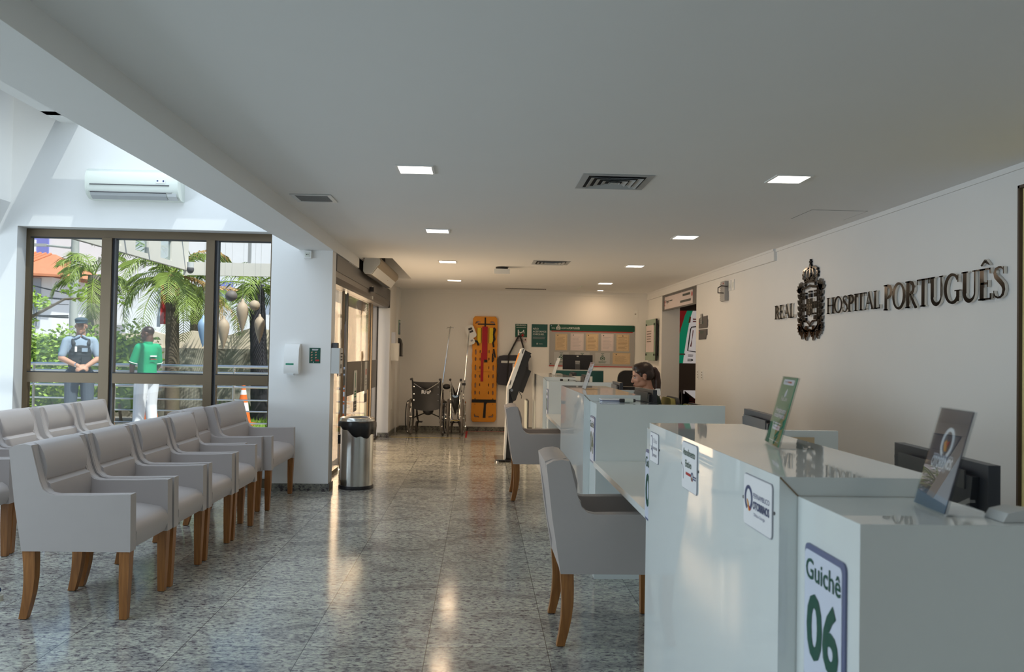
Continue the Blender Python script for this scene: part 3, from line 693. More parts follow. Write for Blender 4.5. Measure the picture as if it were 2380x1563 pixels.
def cdesk(x0, y0, y1, lab, g='white customer desks between the counters'):
    t = thing('customer_desk', lab, 'desk', (x0+.35, (y0+y1)/2, 0), g)
    b = MB(); b.box('lacquer_in', x0, x0+.78, y0, y1, .69, .722, bev=.0025, seg=1); b.build('desktop', t, smooth=False)
    b = MB(); b.box('lacquer_in', x0+.40, x0+.42, y0+.002, y1-.002, .05, .69); b.build('modesty_panel', t, smooth=False)
cdesk(.704, 3.4465, 5.0585, 'white customer desk between the near and the middle counter, armchair tucked under it')
cdesk(.725, 7.1415, 8.9685, 'white customer desk between the middle and the farthest counter')
cdesk(.70, -.2, 1.4985, 'white customer desk in front of the plate of desk 06, below the frame')
# plaques on the near counter
b = MB(); fr = facing_left(3.178, .94, .6625)
def screws(b, fr, w, h): b.disc('dkgrey', fr, -.008, h*.5, .004, 0, .002, 8); b.disc('dkgrey', fr, w+.008, h*.5, .004, 0, .002, 8)
def plq(y, z, w, h):
    fr = facing_left(y, z, .6625); b = MB(); b.rect('inkgrey', fr, 0, w, 0, h, 0, .0022, rad=.012); b.rect('paper', fr, .002, w-.002, .002, h-.002, .001, .0032, rad=.010); screws(b, fr, w, h)
    return b, Fr(fr.p(0, 0, .0033), fr.x, fr.y)
b, fr = plq(3.168, .972, .145, .112)
b.ribbon('slate', fr, [(.02, .095), (.035, .098), (.045, .085), (.047, .05), (.048, .02)], .004, 0, .001); b.ribbon('slate', fr, [(.025, .045), (.035, .055), (.042, .04), (.03, .06)], .003, 0, .001)
b.text('inkgrey', fr, 'Clínica', .06, .075, .024, .0005); b.bars('inkgrey', fr, .06, .13, .015, .068, 2, .001, .35, .2)
b.build('plaque', U1, smooth=False)
b, fr = plq(2.665, .952, .185, .150)
b.text('green', fr, 'Atendimento', .0925, .108, .032, .0005, align='CENTER', sx=.86, bold=.01); b.text('green', fr, 'Eletivo', .085, .072, .032, .0005, align='CENTER', sx=.9, bold=.01)
b.ribbon('inkgrey', fr, [(.012, .075), (.022, .06), (.024, .03)], .003, 0, .0008); b.bars('red', fr, .055, .115, .046, .058, 1, .001, .7, 0); logo_ring(b, fr, .133, .050, .011); b.bars('navy', fr, .148, .180, .042, .056, 2, .001, .6, .1)
b.build('plaque', U1, smooth=False)
b, fr = plq(2.035, .965, .200, .125)
logo_ring(b, fr, .040, .068, .024); b.text('slate', fr, 'PERNAMBUCO', .072, .074, .0175, .0005, width=.112); b.text('navy', fr, 'OTORRINOS', .072, .048, .026, .0005, width=.112, bold=.03); b.text('slate', fr, 'Clínica e Cirurgia', .078, .032, .011, .0005)
b.build('plaque', U1, smooth=False)
# calendar sheet on the far divider of the near counter
b = MB(); fr = facing_us(1.13, .70, 3.4085-.0035)
b.rect('paper_tan', fr, .0, .27, .14, .345, 0, .001); b.bars('brownpanel', fr, .015, .255, .15, .335, 9, .0018, .4, .3, 4); b.rect('brownpanel', fr, .145, .147, .15, .31, 0, .0017)
tag(b.build('timetable_sheet', smooth=False), 'brown printed timetable sheet fixed to the divider behind the near counter', 'paper')

# ---- leaflet holders
def holder(x, y, z, rz, w, hgt, tilt, lab, front):
    """slanted acrylic card stand; built facing -X then turned"""
    t = thing('acrylic_sign_holder', lab, 'sign holder', (0, 0, 0), 'acrylic sign holders on the counters')
    c, s = math.cos(tilt), math.sin(tilt)
    fr = Fr((0, w/2, 0.004), (0, -1, 0), (s, 0, c))
    b = MB(); front(b, Fr(fr.p(0, 0, .0012), fr.x, fr.y), w, hgt); b.build('card', t, smooth=False)
    b = MB(); b.rect('acrylic', fr, 0, w, 0, hgt, .0035, .0055); b.rect('acrylic', fr, 0, w, 0, hgt, -.004, -.0025); b.rect('acrylic', fr, 0, w, hgt-.0015, hgt+.002, -.004, .0055)
    b.box('acrylic', 0, .10, -w/2, w/2, 0, .003); b.build('acrylic_stand', t, smooth=False)
    t.location = (x, y, z); t.rotation_euler = (0, 0, rz)
    return t
def card_green(b, fr, w, h):
    b.rect('green2', fr, 0, w, 0, h, 0, .001); fr = Fr(fr.p(0, 0, .001), fr.x, fr.y)
    b.rect('plate', fr, w*.14, w*.86, h*.885, h*.965, 0, .0006, rad=.006); b.bars('red', fr, w*.45, w*.7, h*.905, h*.945, 1, .001, .6, .1); b.bars('inkgrey', fr, w*.25, w*.43, h*.91, h*.94, 1, .001, .6, .1)
    b.poly('plate', fr, [(w*.44, h*.70), (w*.56, h*.73), (w*.57, h*.80), (w*.54, h*.83), (w*.45, h*.77)], 0, .0006)
    b.text('plate', fr, 'RealCare', w*.5, h*.645, .022, .0006, align='CENTER')
    b.text('plate', fr, 'Agendamento', w*.5, h*.47, .022, .0006, width=w*.72, align='CENTER', bold=.02); b.text('plate', fr, 'inteligente', w*.5, h*.395, .022, .0006, width=w*.72, align='CENTER', bold=.02)
    b.bars('plate', fr, w*.24, w*.76, h*.30, h*.325, 1, .001, .6, .05); b.rect('plate', fr, w*.26, w*.74, h*.215, h*.285, 0, .0006, rad=.005); b.bars('inkgrey', fr, w*.35, w*.65, h*.235, h*.265, 1, .001, .6, .1); b.bars('plate', fr, w*.2, w*.9, h*.05, h*.07, 1, .001, .4, .1)
def card_dark(b, fr, w, h):
    b.rect('holder', fr, 0, w, 0, h, 0, .001); fr = Fr(fr.p(0, 0, .001), fr.x, fr.y)
    b.poly('holderblue', fr, [(0, 0), (w, 0), (w, h*.13), (0, h*.19)], 0, .0005)
    b.ring('paper', fr, w*.5, h*.66, w*.155, w*.21, w*.062, 0, .0008, t0=-PI*.36, t1=PI*1.36); b.poly('orangeprint', fr, [(w*.40, h*.66), (w*.47, h*.69), (w*.53, h*.575), (w*.46, h*.575)], 0, .001); b.poly('red', fr, [(w*.47, h*.66), (w*.56, h*.68), (w*.52, h*.62)], 0, .0011)
    b.text('plate', fr, 'PERNAMBUCO', w*.5, h*.475, .020, .0006, align='CENTER', width=w*.60); b.text('paper', fr, 'OTORRINOS', w*.5, h*.41, .03, .0006, align='CENTER', width=w*.64, bold=.04); b.text('plate', fr, 'Clínica e Cirurgia', w*.46, h*.375, .011, .0006, align='CENTER', width=w*.42)
def card_white(b, fr, w, h):
    b.rect('paper', fr, 0, w, 0, h, 0, .001); fr = Fr(fr.p(0, 0, .001), fr.x, fr.y)
    b.rect('greenteal', fr, w*.15, w*.9, h*.95, h*.985, 0, .0006); b.bars('inkgrey', fr, w*.2, w*.8, h*.68, h*.92, 6, .001, .45, .2, 3); b.rect('red', fr, w*.2, w*.5, h*.60, h*.64, 0, .0008); b.bars('inkgrey', fr, w*.25, w*.75, h*.3, h*.52, 4, .001, .5, .3, 9)
def card_plain(b, fr, w, h): b.rect('paper', fr, 0, w, 0, h, 0, .001); b.bars('plate', fr, w*.2, w*.8, h*.5, h*.8, 3, .0016, .4, .2)
holder(.875, 2.44, TZ, math.radians(-9), .200, .207, math.radians(15), 'slanted acrylic holder with a bright green card on the near counter top', card_green)
holder(.915, 1.645, TZ-.041, math.radians(-5), .135, .207, math.radians(15.5), 'slanted acrylic holder with a charcoal card on the block of desk 06', card_dark)
holder(.785, 6.22, TZ, 0, .20, .207, math.radians(18), 'slanted acrylic holder with a white printed card on the middle counter', card_white)
holder(.895, 10.1, TZ, math.radians(6), .19, .217, math.radians(18), 'slanted acrylic holder with a blank pale card on the farthest counter', card_plain)

# ---- monitors on the staff side (their backs face the hall)
def make_monitor(lab):
    t = thing('monitor', lab, 'monitor', (0, 0, 0), 'black monitors on the staff desks')
    b = MB(); fr = Fr((0, .27, 0), (0, -1, 0), (0, 0, 1)); w, h = .54, .335
    b.rect('blackm', fr, 0, w, .06, .06+h, -.03, 0, bev=.006)
    b.poly('blackm', fr, [(.04, .36), (.50, .36), (.46, .13), (.08, .13)], 0, .018, bev=.008)
    sh = b.build('casing', t, smooth=False)
    b = MB(); b.rect('dkgrey', fr, .075, .465, .325, .372, .016, .021, bev=.002); b.ribbon('grey', fr, [(.05, .30), (.16, .255), (.27, .245), (.38, .255), (.49, .30)], .012, .006, .020); b.rect('black', fr, .235, .305, .19, .27, .016, .030, bev=.004); b.build('vent_strip', sh, smooth=False)
    b = MB(); b.rect('hole', fr, .012, w-.012, .075, .06+h-.012, -.0325, -.030); b.build('screen', t, smooth=False)
    b = MB(); b.box('black', .02, .05, -.03, .03, .012, .2, bev=.004); b.box('black', -.05, .16, -.12, .12, 0, .012, bev=.005); b.build('stand', t, smooth=False)
    return t
m0 = make_monitor('large black monitor behind the charcoal card at desk 06'); m0.location = (1.285, 2.28, .7215); m0.rotation_euler = (0, 0, math.radians(-4))
for x, y, r, l in ((1.31, 3.84, -4, 'black monitor behind the bright green card, opposite the near customer desk'), (1.275, 6.40, 4, 'black monitor behind the block of desk 04'), (1.30, 7.86, -2, 'black monitor at the left of the receptionist, past the middle counter top'), (1.30, 10.3, 0, 'black monitor behind the white card, on the farthest staff desk'), (1.31, 11.75, 0, 'black monitor leftmost behind the farthest counter')):
    duplicate(m0, (x, y, .7215), math.radians(r), l)
st_ = MB()
t = thing('staff_table', 'plain white staff table carrying the leftmost monitor beyond the farthest counter', 'table', (1.35, 11.8, 0))
b = MB(); b.box('lacquer_in', 1.06, 1.62, 11.40, 12.15, .69, .7205, bev=.002, seg=1); b.build('tabletop', t, smooth=False)
for x in (1.10, 1.58):
    for y in (11.46, 12.08): b = MB(); b.box('ltgrey', x-.02, x+.02, y-.02, y+.02, 0, .69); b.build('leg', t, smooth=False)
# items on the blocks
def scanner(x, y, z, lab):
    t = thing('pen_scanner', lab, 'pen', (x, y, z), 'pen scanners on the counter blocks')
    b = MB(); b.tube('black', [(x, y, z+.014), (x+.03, y+.003, z+.014)], .012, 10); b.tube('offwhite', [(x+.03, y+.003, z+.014), (x+.085, y+.008, z+.014)], .0135, 12); b.tube('black', [(x+.085, y+.008, z+.014), (x+.10, y+.01, z+.014)], .011, 10); b.build('body', t)
    b = MB(); b.tube('black', [(x+.10, y+.01, z+.014), (x+.14, y+.012, z+.012), (x+.18, y+.0, z+.004), (x+.24, y-.02, z+.0035)], .003, 6); b.build('cord', t)
scanner(.885, 5.20, TZ-.040, 'white and black pen scanner with a cord on the block of desk 04')
scanner(.885, 9.12, TZ-.040, 'dark pen scanner with a cord on the far block of desk 02')
t = thing('notebook_stack', 'thin stack of closed notebooks lying on the block of desk 04', 'notebooks', (.86, 5.25, TZ-.04))
for k, (m_, dx) in enumerate((('plate', 0), ('slate', .004), ('paper', -.003))): b = MB(); b.box(m_, .775+dx, .955+dx, 5.22, 5.33, TZ-.0405+.007*k, TZ-.0405+.007*k+.0062); b.build('notebook', t, smooth=False)
b = MB(); fm_ = [(.0, .0), (.10, .0), (.13, .012), (.11, .026), (.05, .034), (.012, .024)]
b.poly('ltgrey', Fr((.99, 1.585, TZ-.0405), (1, .0, 0), (0, 0, 1)), [(x*.8, z*.7) for x, z in fm_], 0, .06, bev=.006); b.tube('black', [(1.06, 1.55, TZ-.03), (1.0, 1.60, TZ-.036)], .0012, 5)
tag(b.build('card_terminal'), 'pale grey desk device lying behind the charcoal card on the block of desk 06', 'device')
# ================================================================ raised wall lettering and crest on the right wall
SGN = thing('wall_sign', 'raised black chrome hospital name with a crowned crest on the right wall', 'sign', (XR, 6.3, 1.75))
def curve(f, n): return [f(k/(n-1)) for k in range(n)]
def serif_letter(ch):
    """strokes (kind, ...) on a unit-high letter; returns (list of (pts,widths,closed)), advance"""
    T, H, S = .165, .068, .048      # thick, thin, serif height
    R = []
    def rc(x0, x1, y0, y1): R.append(('r', x0, x1, y0, y1))
    def stem(x, y0=0., y1=1., bot=1, top=1, w=T, e=.055):
        rc(x, x+w, y0, y1)
        if bot: rc(x-e, x+w+e, y0, y0+S)
        if top: rc(x-e, x+w+e, y1-S, y1)
    def rib(p, w, c=False): R.append(('p', p, w, c))
    def bowl(x, y0, y1, wd, thick=T):
        cy = (y0+y1)/2; ry = (y1-y0)/2
        pts = curve(lambda t: (x+wd*math.sin(PI*t)*.98+.0, cy+ry*math.cos(PI*t)), 15); ws = [H+(thick-H)*math.sin(PI*k/14)**1.4 for k in range(15)]
        pts = [(min(p[0], x+wd), p[1]+(-H/2 if i < 4 else H/2 if i > 10 else 0)) for i, p in enumerate(pts)]
        rib(pts, ws)
    if ch == 'I': stem(.06); a = .26
    elif ch == 'L': stem(.06); rc(.06, .50, 0, S+.008); rc(.46, .51, 0, .22); a = .54
    elif ch == 'T': stem(.24, top=0); rc(.0, .62, 1-S-.008, 1); rc(0, .045, .80, 1); rc(.575, .62, .80, 1); a = .64
    elif ch == 'H': stem(.06); stem(.52); rc(.1, .6, .48, .48+H); a = .73
    elif ch in 'EÊ':
        stem(.06); rc(.06, .48, 1-S-.008, 1); rc(.06, .50, 0, S+.008); rc(.1, .38, .49, .49+H); rc(.44, .485, .82, 1); rc(.455, .505, 0, .20); rc(.35, .39, .40, .62); a = .55
        if ch == 'Ê': rib([(.10, 1.10), (.27, 1.24)], [.03, .10]); rib([(.27, 1.24), (.44, 1.10)], [.10, .03])
    elif ch == 'P': stem(.06, top=0); rc(.0, .2, 1-S, 1); bowl(.19, .44, 1.0, .27); rc(.15, .24, 1-H, 1); a = .53
    elif ch == 'R': stem(.06, top=0); rc(.0, .2, 1-S, 1); bowl(.19, .47, 1.0, .25); rc(.15, .24, 1-H, 1); rib([(.26, .50), (.42, .24), (.55, .02), (.64, .0)], [.06, .14, .13, .05]); a = .62
    elif ch == 'O':
        rib(curve(lambda t: (.36+.30*math.cos(2*PI*t), .5+.475*math.sin(2*PI*t)), 33)[:-1], [H+(T-H)*abs(math.cos(2*PI*k/32+.25))**1.3 for k in range(32)], True); a = .73
    elif ch == 'G':
        rib(curve(lambda t: (.37+.31*math.cos(.22*PI+1.60*PI*t), .5+.475*math.sin(.22*PI+1.60*PI*t)), 28), [H+(T-H)*abs(math.cos(.22*PI+1.6*PI*k/27+.2))**1.2 for k in range(28)]); rc(.60, .645, .70, .95); rc(.55, .68, .06, .42); rc(.47, .74, .40, .44); a = .77
    elif ch == 'U':
        stem(.06, .28, 1, bot=0); rc(.53, .53+.06, .28, 1); rc(.46, .66, 1-S, 1)
        rib(curve(lambda t: (.1275+.4325*(1-math.cos(PI*t))/2, .30-.27*math.sin(PI*t)), 15), [T+(.06-T)*k/14 for k in range(15)]); a = .70
    elif ch == 'S':
        rib([(.42, .80), (.40, .90), (.32, .965), (.23, .965), (.13, .92), (.09, .80), (.12, .70), (.22, .60), (.32, .50), (.40, .40), (.43, .27), (.39, .12), (.30, .04), (.20, .035), (.10, .09), (.06, .20)], [.03, .04, .05, .06, .09, .12, .135, .145, .145, .145, .13, .10, .06, .05, .04, .03]); rc(.40, .43, .75, .97); rc(.045, .075, .03, .26); a = .50
    elif ch == 'A': rib([(.05, .02), (.30, 1.0)], [.055, .05]); rib([(.29, 1.0), (.57, .02)], [.15, .14]); rc(.15, .45, .32, .32+H); rc(-.02, .13, 0, S); rc(.46, .67, 0, S); a = .66
    return R, a
def sign_word(word, y0, y1, z0, h):
    tot = sum(serif_letter(c)[1] for c in word); k = (y0-y1)/tot; x = 0.
    for c in word:
        R, a = serif_letter(c); b = MB()
        fr = Fr((XR-.0015, y0-x*k, z0), (0, -1, 0), (0, 0, 1)); d = .020
        for q in R:
            if q[0] == 'r': b.poly('lettermetal', fr, [(q[1]*k, q[3]*h), (q[2]*k, q[3]*h), (q[2]*k, q[4]*h), (q[1]*k, q[4]*h)], 0, d, side='lettersides')
            else:
                s_ = (k+h)/2; b.ribbon('lettermetal', fr, [(p[0]*k, p[1]*h) for p in q[1]], [w*(k+h)/2 for w in (q[2] if hasattr(q[2], '__len__') else [q[2]]*len(q[1]))], 0, d*.98, q[3], side='lettersides')
        b.build('letter', SGN, smooth=False); x += a
sign_word('REAL', 8.15, 7.625, 1.757, .135)
sign_word('HOSPITAL', 6.905, 5.96, 1.753, .135)
sign_word('PORTUGUÊS', 5.915, 4.51, 1.733, .185)
cr = Fr((XR-.0015, 7.275, 1.575), (0, -1, 0), (0, 0, 1))      # crest centre line, foot at z=0
b = MB(); LM = dict(m='lettermetal', side='lettersides'); d = .02
def rib_(b, p, w, c=False): b.ribbon('lettermetal', cr, p, w, 0, d, c, side='crestside')
# shield outline with the split foot, escutcheon, five small shields
rib_(b, [(-.165, .435), (-.165, .17), (-.15, .135), (-.06, .13), (-.015, .108), (0, .09), (.015, .108), (.06, .13), (.15, .135), (.165, .17), (.165, .435)], .018)
rib_(b, [(-.18, .43), (-.06, .44), (0, .452), (.06, .44), (.18, .43)], .022)
sh = b.build('shield_outline', SGN, smooth=False)
b = MB()
for x, z in ((-.115, .365), (0, .375), (.115, .375), (-.115, .255), (.115, .275), (-.115, .16), (.115, .175)):
    b.rect('lettermetal', cr, x-.026, x+.026, z+.013, z+.03, 0, d); b.rect('lettermetal', cr, x-.026, x+.026, z-.03, z+.006, 0, d)
b.poly('lettermetal', cr, [(-.075, .335), (.075, .335), (.075, .19), (.02, .185), (0, .175), (-.02, .185), (-.075, .19)], 0, d, side='lettersides'); b.rect('lettermetal', cr, -.165, .165, .275, .292, 0, d*.9)
for x, z in ((0, .31), (-.045, .262), (0, .262), (.045, .262), (0, .215)): b.ring('lettersides', cr, x, z, .013, .016, .005, d, d+.0015, seg=12); b.rect('lettersides', cr, x-.012, x+.012, z+.019, z+.022, d, d+.0015)
b.build('escutcheon', SGN, smooth=False)
b = MB()   # crown
rib_(b, [(-.115, .455), (-.10, .48), (0, .49), (.10, .48), (.115, .455)], .02); rib_(b, [(-.12, .485), (0, .51), (.12, .485)], .016)
for k in range(7): b.disc('lettermetal', cr, -.115+.0383*k, .512+.008*math.sin(PI*k/6), .012, 0, d, 10)
for sx in (-1, 1):
    rib_(b, [(sx*.115, .50), (sx*.155, .545), (sx*.145, .59), (sx*.09, .615), (sx*.02, .605)], .02); rib_(b, [(sx*.06, .505), (sx*.078, .55), (sx*.06, .60), (sx*.015, .615)], .016)
    for q in ((.158, .53), (.165, .56), (.15, .59)): b.disc('lettermetal', cr, sx*q[0], q[1], .013, 0, d, 8)
rib_(b, [(0, .50), (0, .61)], .018); b.disc('lettermetal', cr, 0, .545, .02, 0, d+.002, 10); b.disc('lettermetal', cr, 0, .628, .020, 0, d, 12); b.rect('lettermetal', cr, -.007, .007, .64, .69, 0, d); b.rect('lettermetal', cr, -.02, .02, .658, .672, 0, d)
b.build('crown', SGN, smooth=False)
for sx in (-1, 1):   # laurel branch
    b = MB()
    rib_(b, [(sx*.03, .035), (sx*.12, .05), (sx*.195, .10), (sx*.225, .20), (sx*.225, .32), (sx*.215, .42)], .024)
    rib_(b, [(sx*.0, .055), (sx*.09, .04), (sx*.17, .085), (sx*.19, .14)], .022)
    def lf(x, z, a, l, w): 
        c, s = math.cos(a), math.sin(a); b.poly('lettermetal', cr, [(sx*(x+l*u*c-w*v*s), z+l*u*s+w*v*c) for u, v in ((0, 0), (.35, .5), (.75, .38), (1, 0), (.7, -.4), (.3, -.42))], 0, d, side='crestside')
    for k in range(6):
        z = .12+.055*k
        lf(.225, z, .75, .075, .04); lf(.222, z+.02, 2.3, .06, .032)
    for k in range(5): lf(.215, .40, .35+.42*k, .10, .038)
    for k in range(5): lf(.20, .085, -1.5+.45*k, .085, .04)
    lf(.15, .05, -1.2, .085, .045); lf(.11, .04, -2.0, .09, .045); lf(.05, .09, -.6, .09, .05); b.disc('lettermetal', cr, sx*.245, .45-.02, .014, 0, d, 8)
    rib_(b, [(sx*.01, .05), (sx*.05, .0), (sx*.085, .01)], .026)
    b.build('laurel_branch', SGN, smooth=False)
# ---- small things on the right wall
t = thing('emergency_light', 'chrome and grey emergency light plugged in high on the right wall', 'emergency light', (XR, 9.89, 2.17))
b = MB(); fr = facing_left(10.02, 2.05, XR-.001); b.rect('grey', fr, .09, .26, 0, .235, 0, .05, bev=.006); b.build('housing', t, smooth=False)
b = MB()
for k in range(9): b.tube('chrome', [fr.p(.02, .02+.024*k, .028), fr.p(.088, .02+.024*k, .028)], .010, 8)
b.rect('dkgrey', fr, .0, .09, 0, .235, 0, .018); b.rect('red', fr, .19, .21, .20, .215, .05, .053); b.build('lamp_grid', t)
b = MB(); b.tube('black', [fr.p(.22, .09, .05), fr.p(.12, .10, .09), fr.p(.12, .16, .09), fr.p(.2, .18, .07), fr.p(.30, .165, .03)], .007, 6); b.build('cord', t)
for y, l in ((9.705, 'white wall socket plate right next to the emergency light'), (9.575, 'blank white plate, second from the emergency light')):
    b = MB(); fr = facing_left(y, 2.16, XR-.0005); b.rect('white', fr, -.04, .04, 0, .125, 0, .008, bev=.003); b.rect('offwhite', fr, -.02, .02, .03, .095, .007, .011); tag(b.build('wall_plate', smooth=False), l, 'wall plate', 'white plates beside the emergency light')
for y, l in ((11.10, 'low white socket plate left of the pair beside the mural doorway'), (10.89, 'low white socket plate right of the pair beside the mural doorway')):
    b = MB(); fr = facing_left(y, 1.065, XR-.0005); b.rect('white', fr, -.04, .04, 0, .125, 0, .008, bev=.003)
    for k in range(3): b.rect('brownpanel', fr, -.012, .012, .02+.035*k, .035+.035*k, .0075, .0095)
    tag(b.build('wall_socket', smooth=False), l, 'socket', 'low socket plates')
t = thing('tariff_board', 'dark grey two part notice plate on the wall right of the mural doorway', 'sign', (XR, 10.85, 1.75))
b = MB(); fr = facing_left(11.06, 1.60, XR-.0005)
b.poly('dkgrey', fr, [(0, 0), (.34, 0), (.36, .05), (.40, .06), (.40, .135), (0, .135)], 0, .012); b.build('lower_plate', t, smooth=False)
b = MB(); b.poly('dkgrey', fr, [(0, .15), (.40, .15), (.42, .18), (.42, .25), (.40, .27), (.40, .31), (.09, .30), (.02, .285), (0, .27)], 0, .012); b.bars('green', fr, .08, .26, .2, .24, 2, .0128, .5, .2); b.rect('red', fr, .02, .06, .21, .225, .012, .0126); b.bars('green', fr, .08, .26, .08, .11, 2, .0128, .5, .2); b.rect('red', fr, .02, .06, .09, .105, .012, .0126); b.build('upper_plate', t, smooth=False)
b = MB(); b.rect('grey', fr, .10, .17, .21, .345, .013, .017); b.bars('ink', fr, .12, .15, .22, .33, 5, .018, .5, .1); b.build('hanging_tag', t, smooth=False)
# glass plaque near the corner
t = thing('glass_plaque', 'green edged glass plaque on stand-offs, on the right wall near the corner', 'plaque', (XR, 14.0, 1.65))
b = MB(); fr = facing_left(14.42, 1.29, XR-.05); gp = mat('green_glass_back', (.21, .33, .24), .12, spec=.5, var=.04)
b.rect(gp, fr, 0, .82, 0, .70, 0, .012); b.build('glass_panel', t, smooth=False)
b = MB(); b.rect('paper_lilac', fr, .07, .72, .14, .60, .014, .018); fr2 = Fr(fr.p(0, 0, .018), fr.x, fr.y); b.bars('brownpanel', fr2, .15, .62, .30, .52, 5, .0008, .3, .3, 5); b.build('engraved_plate', t, smooth=False)
for a_, c_ in ((.08, .10), (.74, .10), (.08, .61), (.74, .61)): b = MB(); b.cyl('black', fr.p(a_, c_, -.05), fr.p(a_, c_, .026), .018, seg=10); b.build('stand_off', t)
b = MB(); b.rect('black', fr, .82, .845, 0, .70, -.02, .012); b.build('edge_strip', t, smooth=False)
# doorway header sign
t = thing('direction_sign', 'grey header panel with a white direction sign over the mural doorway', 'sign', (XR, 12.3, 2.2))
b = MB(); fr = facing_left(13.38, 2.10, XR+.004); b.rect('dkgrey', fr, 0, 2.12, 0, .247, -.02, 0); b.build('header_panel', t, smooth=False)
b = MB(); b.rect('paper_lilac', fr, .18, 1.94, .02, .215, 0, .006); fr2 = Fr(fr.p(0, 0, .006), fr.x, fr.y)
b.text('ink', fr2, 'Triagem', .24, .115, .075, .0006, bold=.01); b.bars('ink', fr2, .52, .72, .125, .155, 1, .001, .5, 0); b.bars('ink', fr2, 1.36, 1.80, .14, .20, 1, .001, .55, 0); b.bars('ink', fr2, 1.22, 1.84, .05, .11, 1, .001, .55, 0); b.disc('red', fr2, 1.90, .155, .035, 0, .0008); b.disc('red', fr2, .20, .135, .024, 0, .0008); b.disc('red', fr2, .20, .085, .018, 0, .0008); b.build('sign_face', t, smooth=False)
for a_ in (.2, .75, 1.3, 1.92): b = MB(); b.disc('chrome', fr, a_, .228, .008, 0, .008, 8); b.build('screw', t)
# ---- mural behind the doorway
t = thing('ambulance_mural', 'brightly lit wall print of a green and white ambulance seen through the doorway', 'mural', (3.9, 15.95, 0))
b = MB(); fr = facing_us(3.52, .0, 15.95)
mw = mat('mural_white_lit', (.85, .80, .76), .5, emit=(1, .92, .88), es=.30, var=.02); mg = mat('mural_green_lit', (.0, .22, .11), .4, emit=(.0, .30, .15), es=.35, var=.12, vscale=3); mr_ = mat('mural_red_lit', (.3, .01, .012), .5, emit=(.3, .01, .012), es=.3, var=.1)  # emission puts the lamp light of the room into the print colours
U = lambda *q: [(.33+.32*u, z) for u, z in q]
b.rect(mr_, fr, -.3, 2.2, 1.22, 2.26, 0, .004)
b.poly(mg, fr, U((-1.5, 1.22), (.4, 1.22), (.95, 2.26), (.5, 2.26), (.36, 2.16), (.26, 2.04), (.14, 1.92), (.04, 1.78), (-.02, 1.62), (-.4, 1.5), (-1.5, 1.45)), .0, .008)
b.poly(mw, fr, U((.28, 1.22), (6, 1.22), (6, 2.26), (.85, 2.26), (.74, 2.16), (.64, 2.02), (.53, 1.82), (.42, 1.58), (.34, 1.40)), .0, .012)
b.ribbon('gasket', fr, U((.56, 1.48), (1.05, 1.46), (1.5, 1.50), (1.6, 1.90), (1.2, 1.96), (.78, 1.94), (.72, 1.90)), .022, .012, .016, closed=True)
b.ribbon('red', fr, U((.74, 1.56), (.82, 1.70), (.88, 1.88)), [.028, .008, .018], .012, .015); b.poly('coneor', fr, U((.58, 2.02), (.70, 2.03), (.74, 2.14), (.66, 2.15)), .012, .016); b.bars('red', fr, *[q[0] for q in U((.85, 0), (1.1, 0))], 2.03, 2.12, 2, .015, .5, .1); b.rect('beigeplastic', fr, .30, .46, 1.395, 1.425, .012, .017)
b.bars('inkgrey', fr, *[q[0] for q in U((.58, 0), (.9, 0))], 1.36, 1.41, 2, .015, .5, .1); b.bars('ink', fr, *[q[0] for q in U((.55, 0), (.85, 0))], 1.27, 1.33, 2, .015, .5, .1); b.disc('ink', fr, .60, 1.30, .018, .012, .016, 10)
b.rect(mw, fr, .44, 2.2, .45, .74, 0, .010); b.rect('brownpanel', fr, -.3, 2.2, 0, .45, 0, .004); b.disc('gasket', fr, .36, .42, .24, .004, .014, 28); b.ring('paper', fr, .375, .56, .028, .16, .016, .014, .018, seg=20); b.poly('brownpanel', fr, [(.46, .40), (.70, .40), (.70, .52), (.46, .70)], .010, .014); b.bars('red', fr, .55, .9, .36, .56, 6, .016, .5, 0)
b.build('print', t, smooth=False)
b = MB(); b.box('brownpanel', 3.26, 5.6, 15.3, 15.36, .735, 1.24); b.box('brownpanel', 3.26, 3.30, 15.3, 15.36, 0, .735); b.box('brownpanel', 5.56, 5.6, 15.3, 15.36, 0, .735); tag(b.build('brown_bench_back', smooth=False), 'plain dark brown panel standing in front of the ambulance print', 'panel')
# ================================================================ back wall
t = thing('notice_board', 'grey notice board with a dark green header on the back wall', 'notice board', (1.96, YB, 1.5))
b = MB(); fr = facing_us(1.205, 1.155, YB-.001); W_ = 1.51
b.rect('grey', fr, 0, W_, 0, .735, 0, .008); b.rect('red', fr, 0, W_-.02, 0, .016, .007, .0095); b.build('panel', t, smooth=False)
b = MB(); hp = [(0, .745), (0, .66), (.012, .635), (.04, .625), (W_-.04, .60), (W_-.012, .612), (W_, .64), (W_, .735)]
b.rect('red', fr, .03, W_-.03, .612, .66, .007, .011, rad=.02); b.rect('green', fr, 0, W_, .628, .740, .007, .0125, rad=.02); f2 = Fr(fr.p(0, 0, .0125), fr.x, fr.y)
b.text('paper', f2, 'REAL', .035, .665, .028, .0005); crest_small(b, 'paper', f2, .155, .678, .075, .0008); b.text('paper', f2, 'HOSPITAL', .205, .662, .034, .0005, width=.125); b.text('paper', f2, 'PORTUGUÊS', .335, .660, .046, .0005, width=.195, bold=.01)
b.build('header', t, smooth=False)
for a_, c_ in ((.03, .715), (W_-.035, .715), (.03, .045)): b = MB(); b.disc('chrome' if c_ > .5 else 'black', fr, a_, c_, .011, .012, .02, 10); b.build('screw', t)
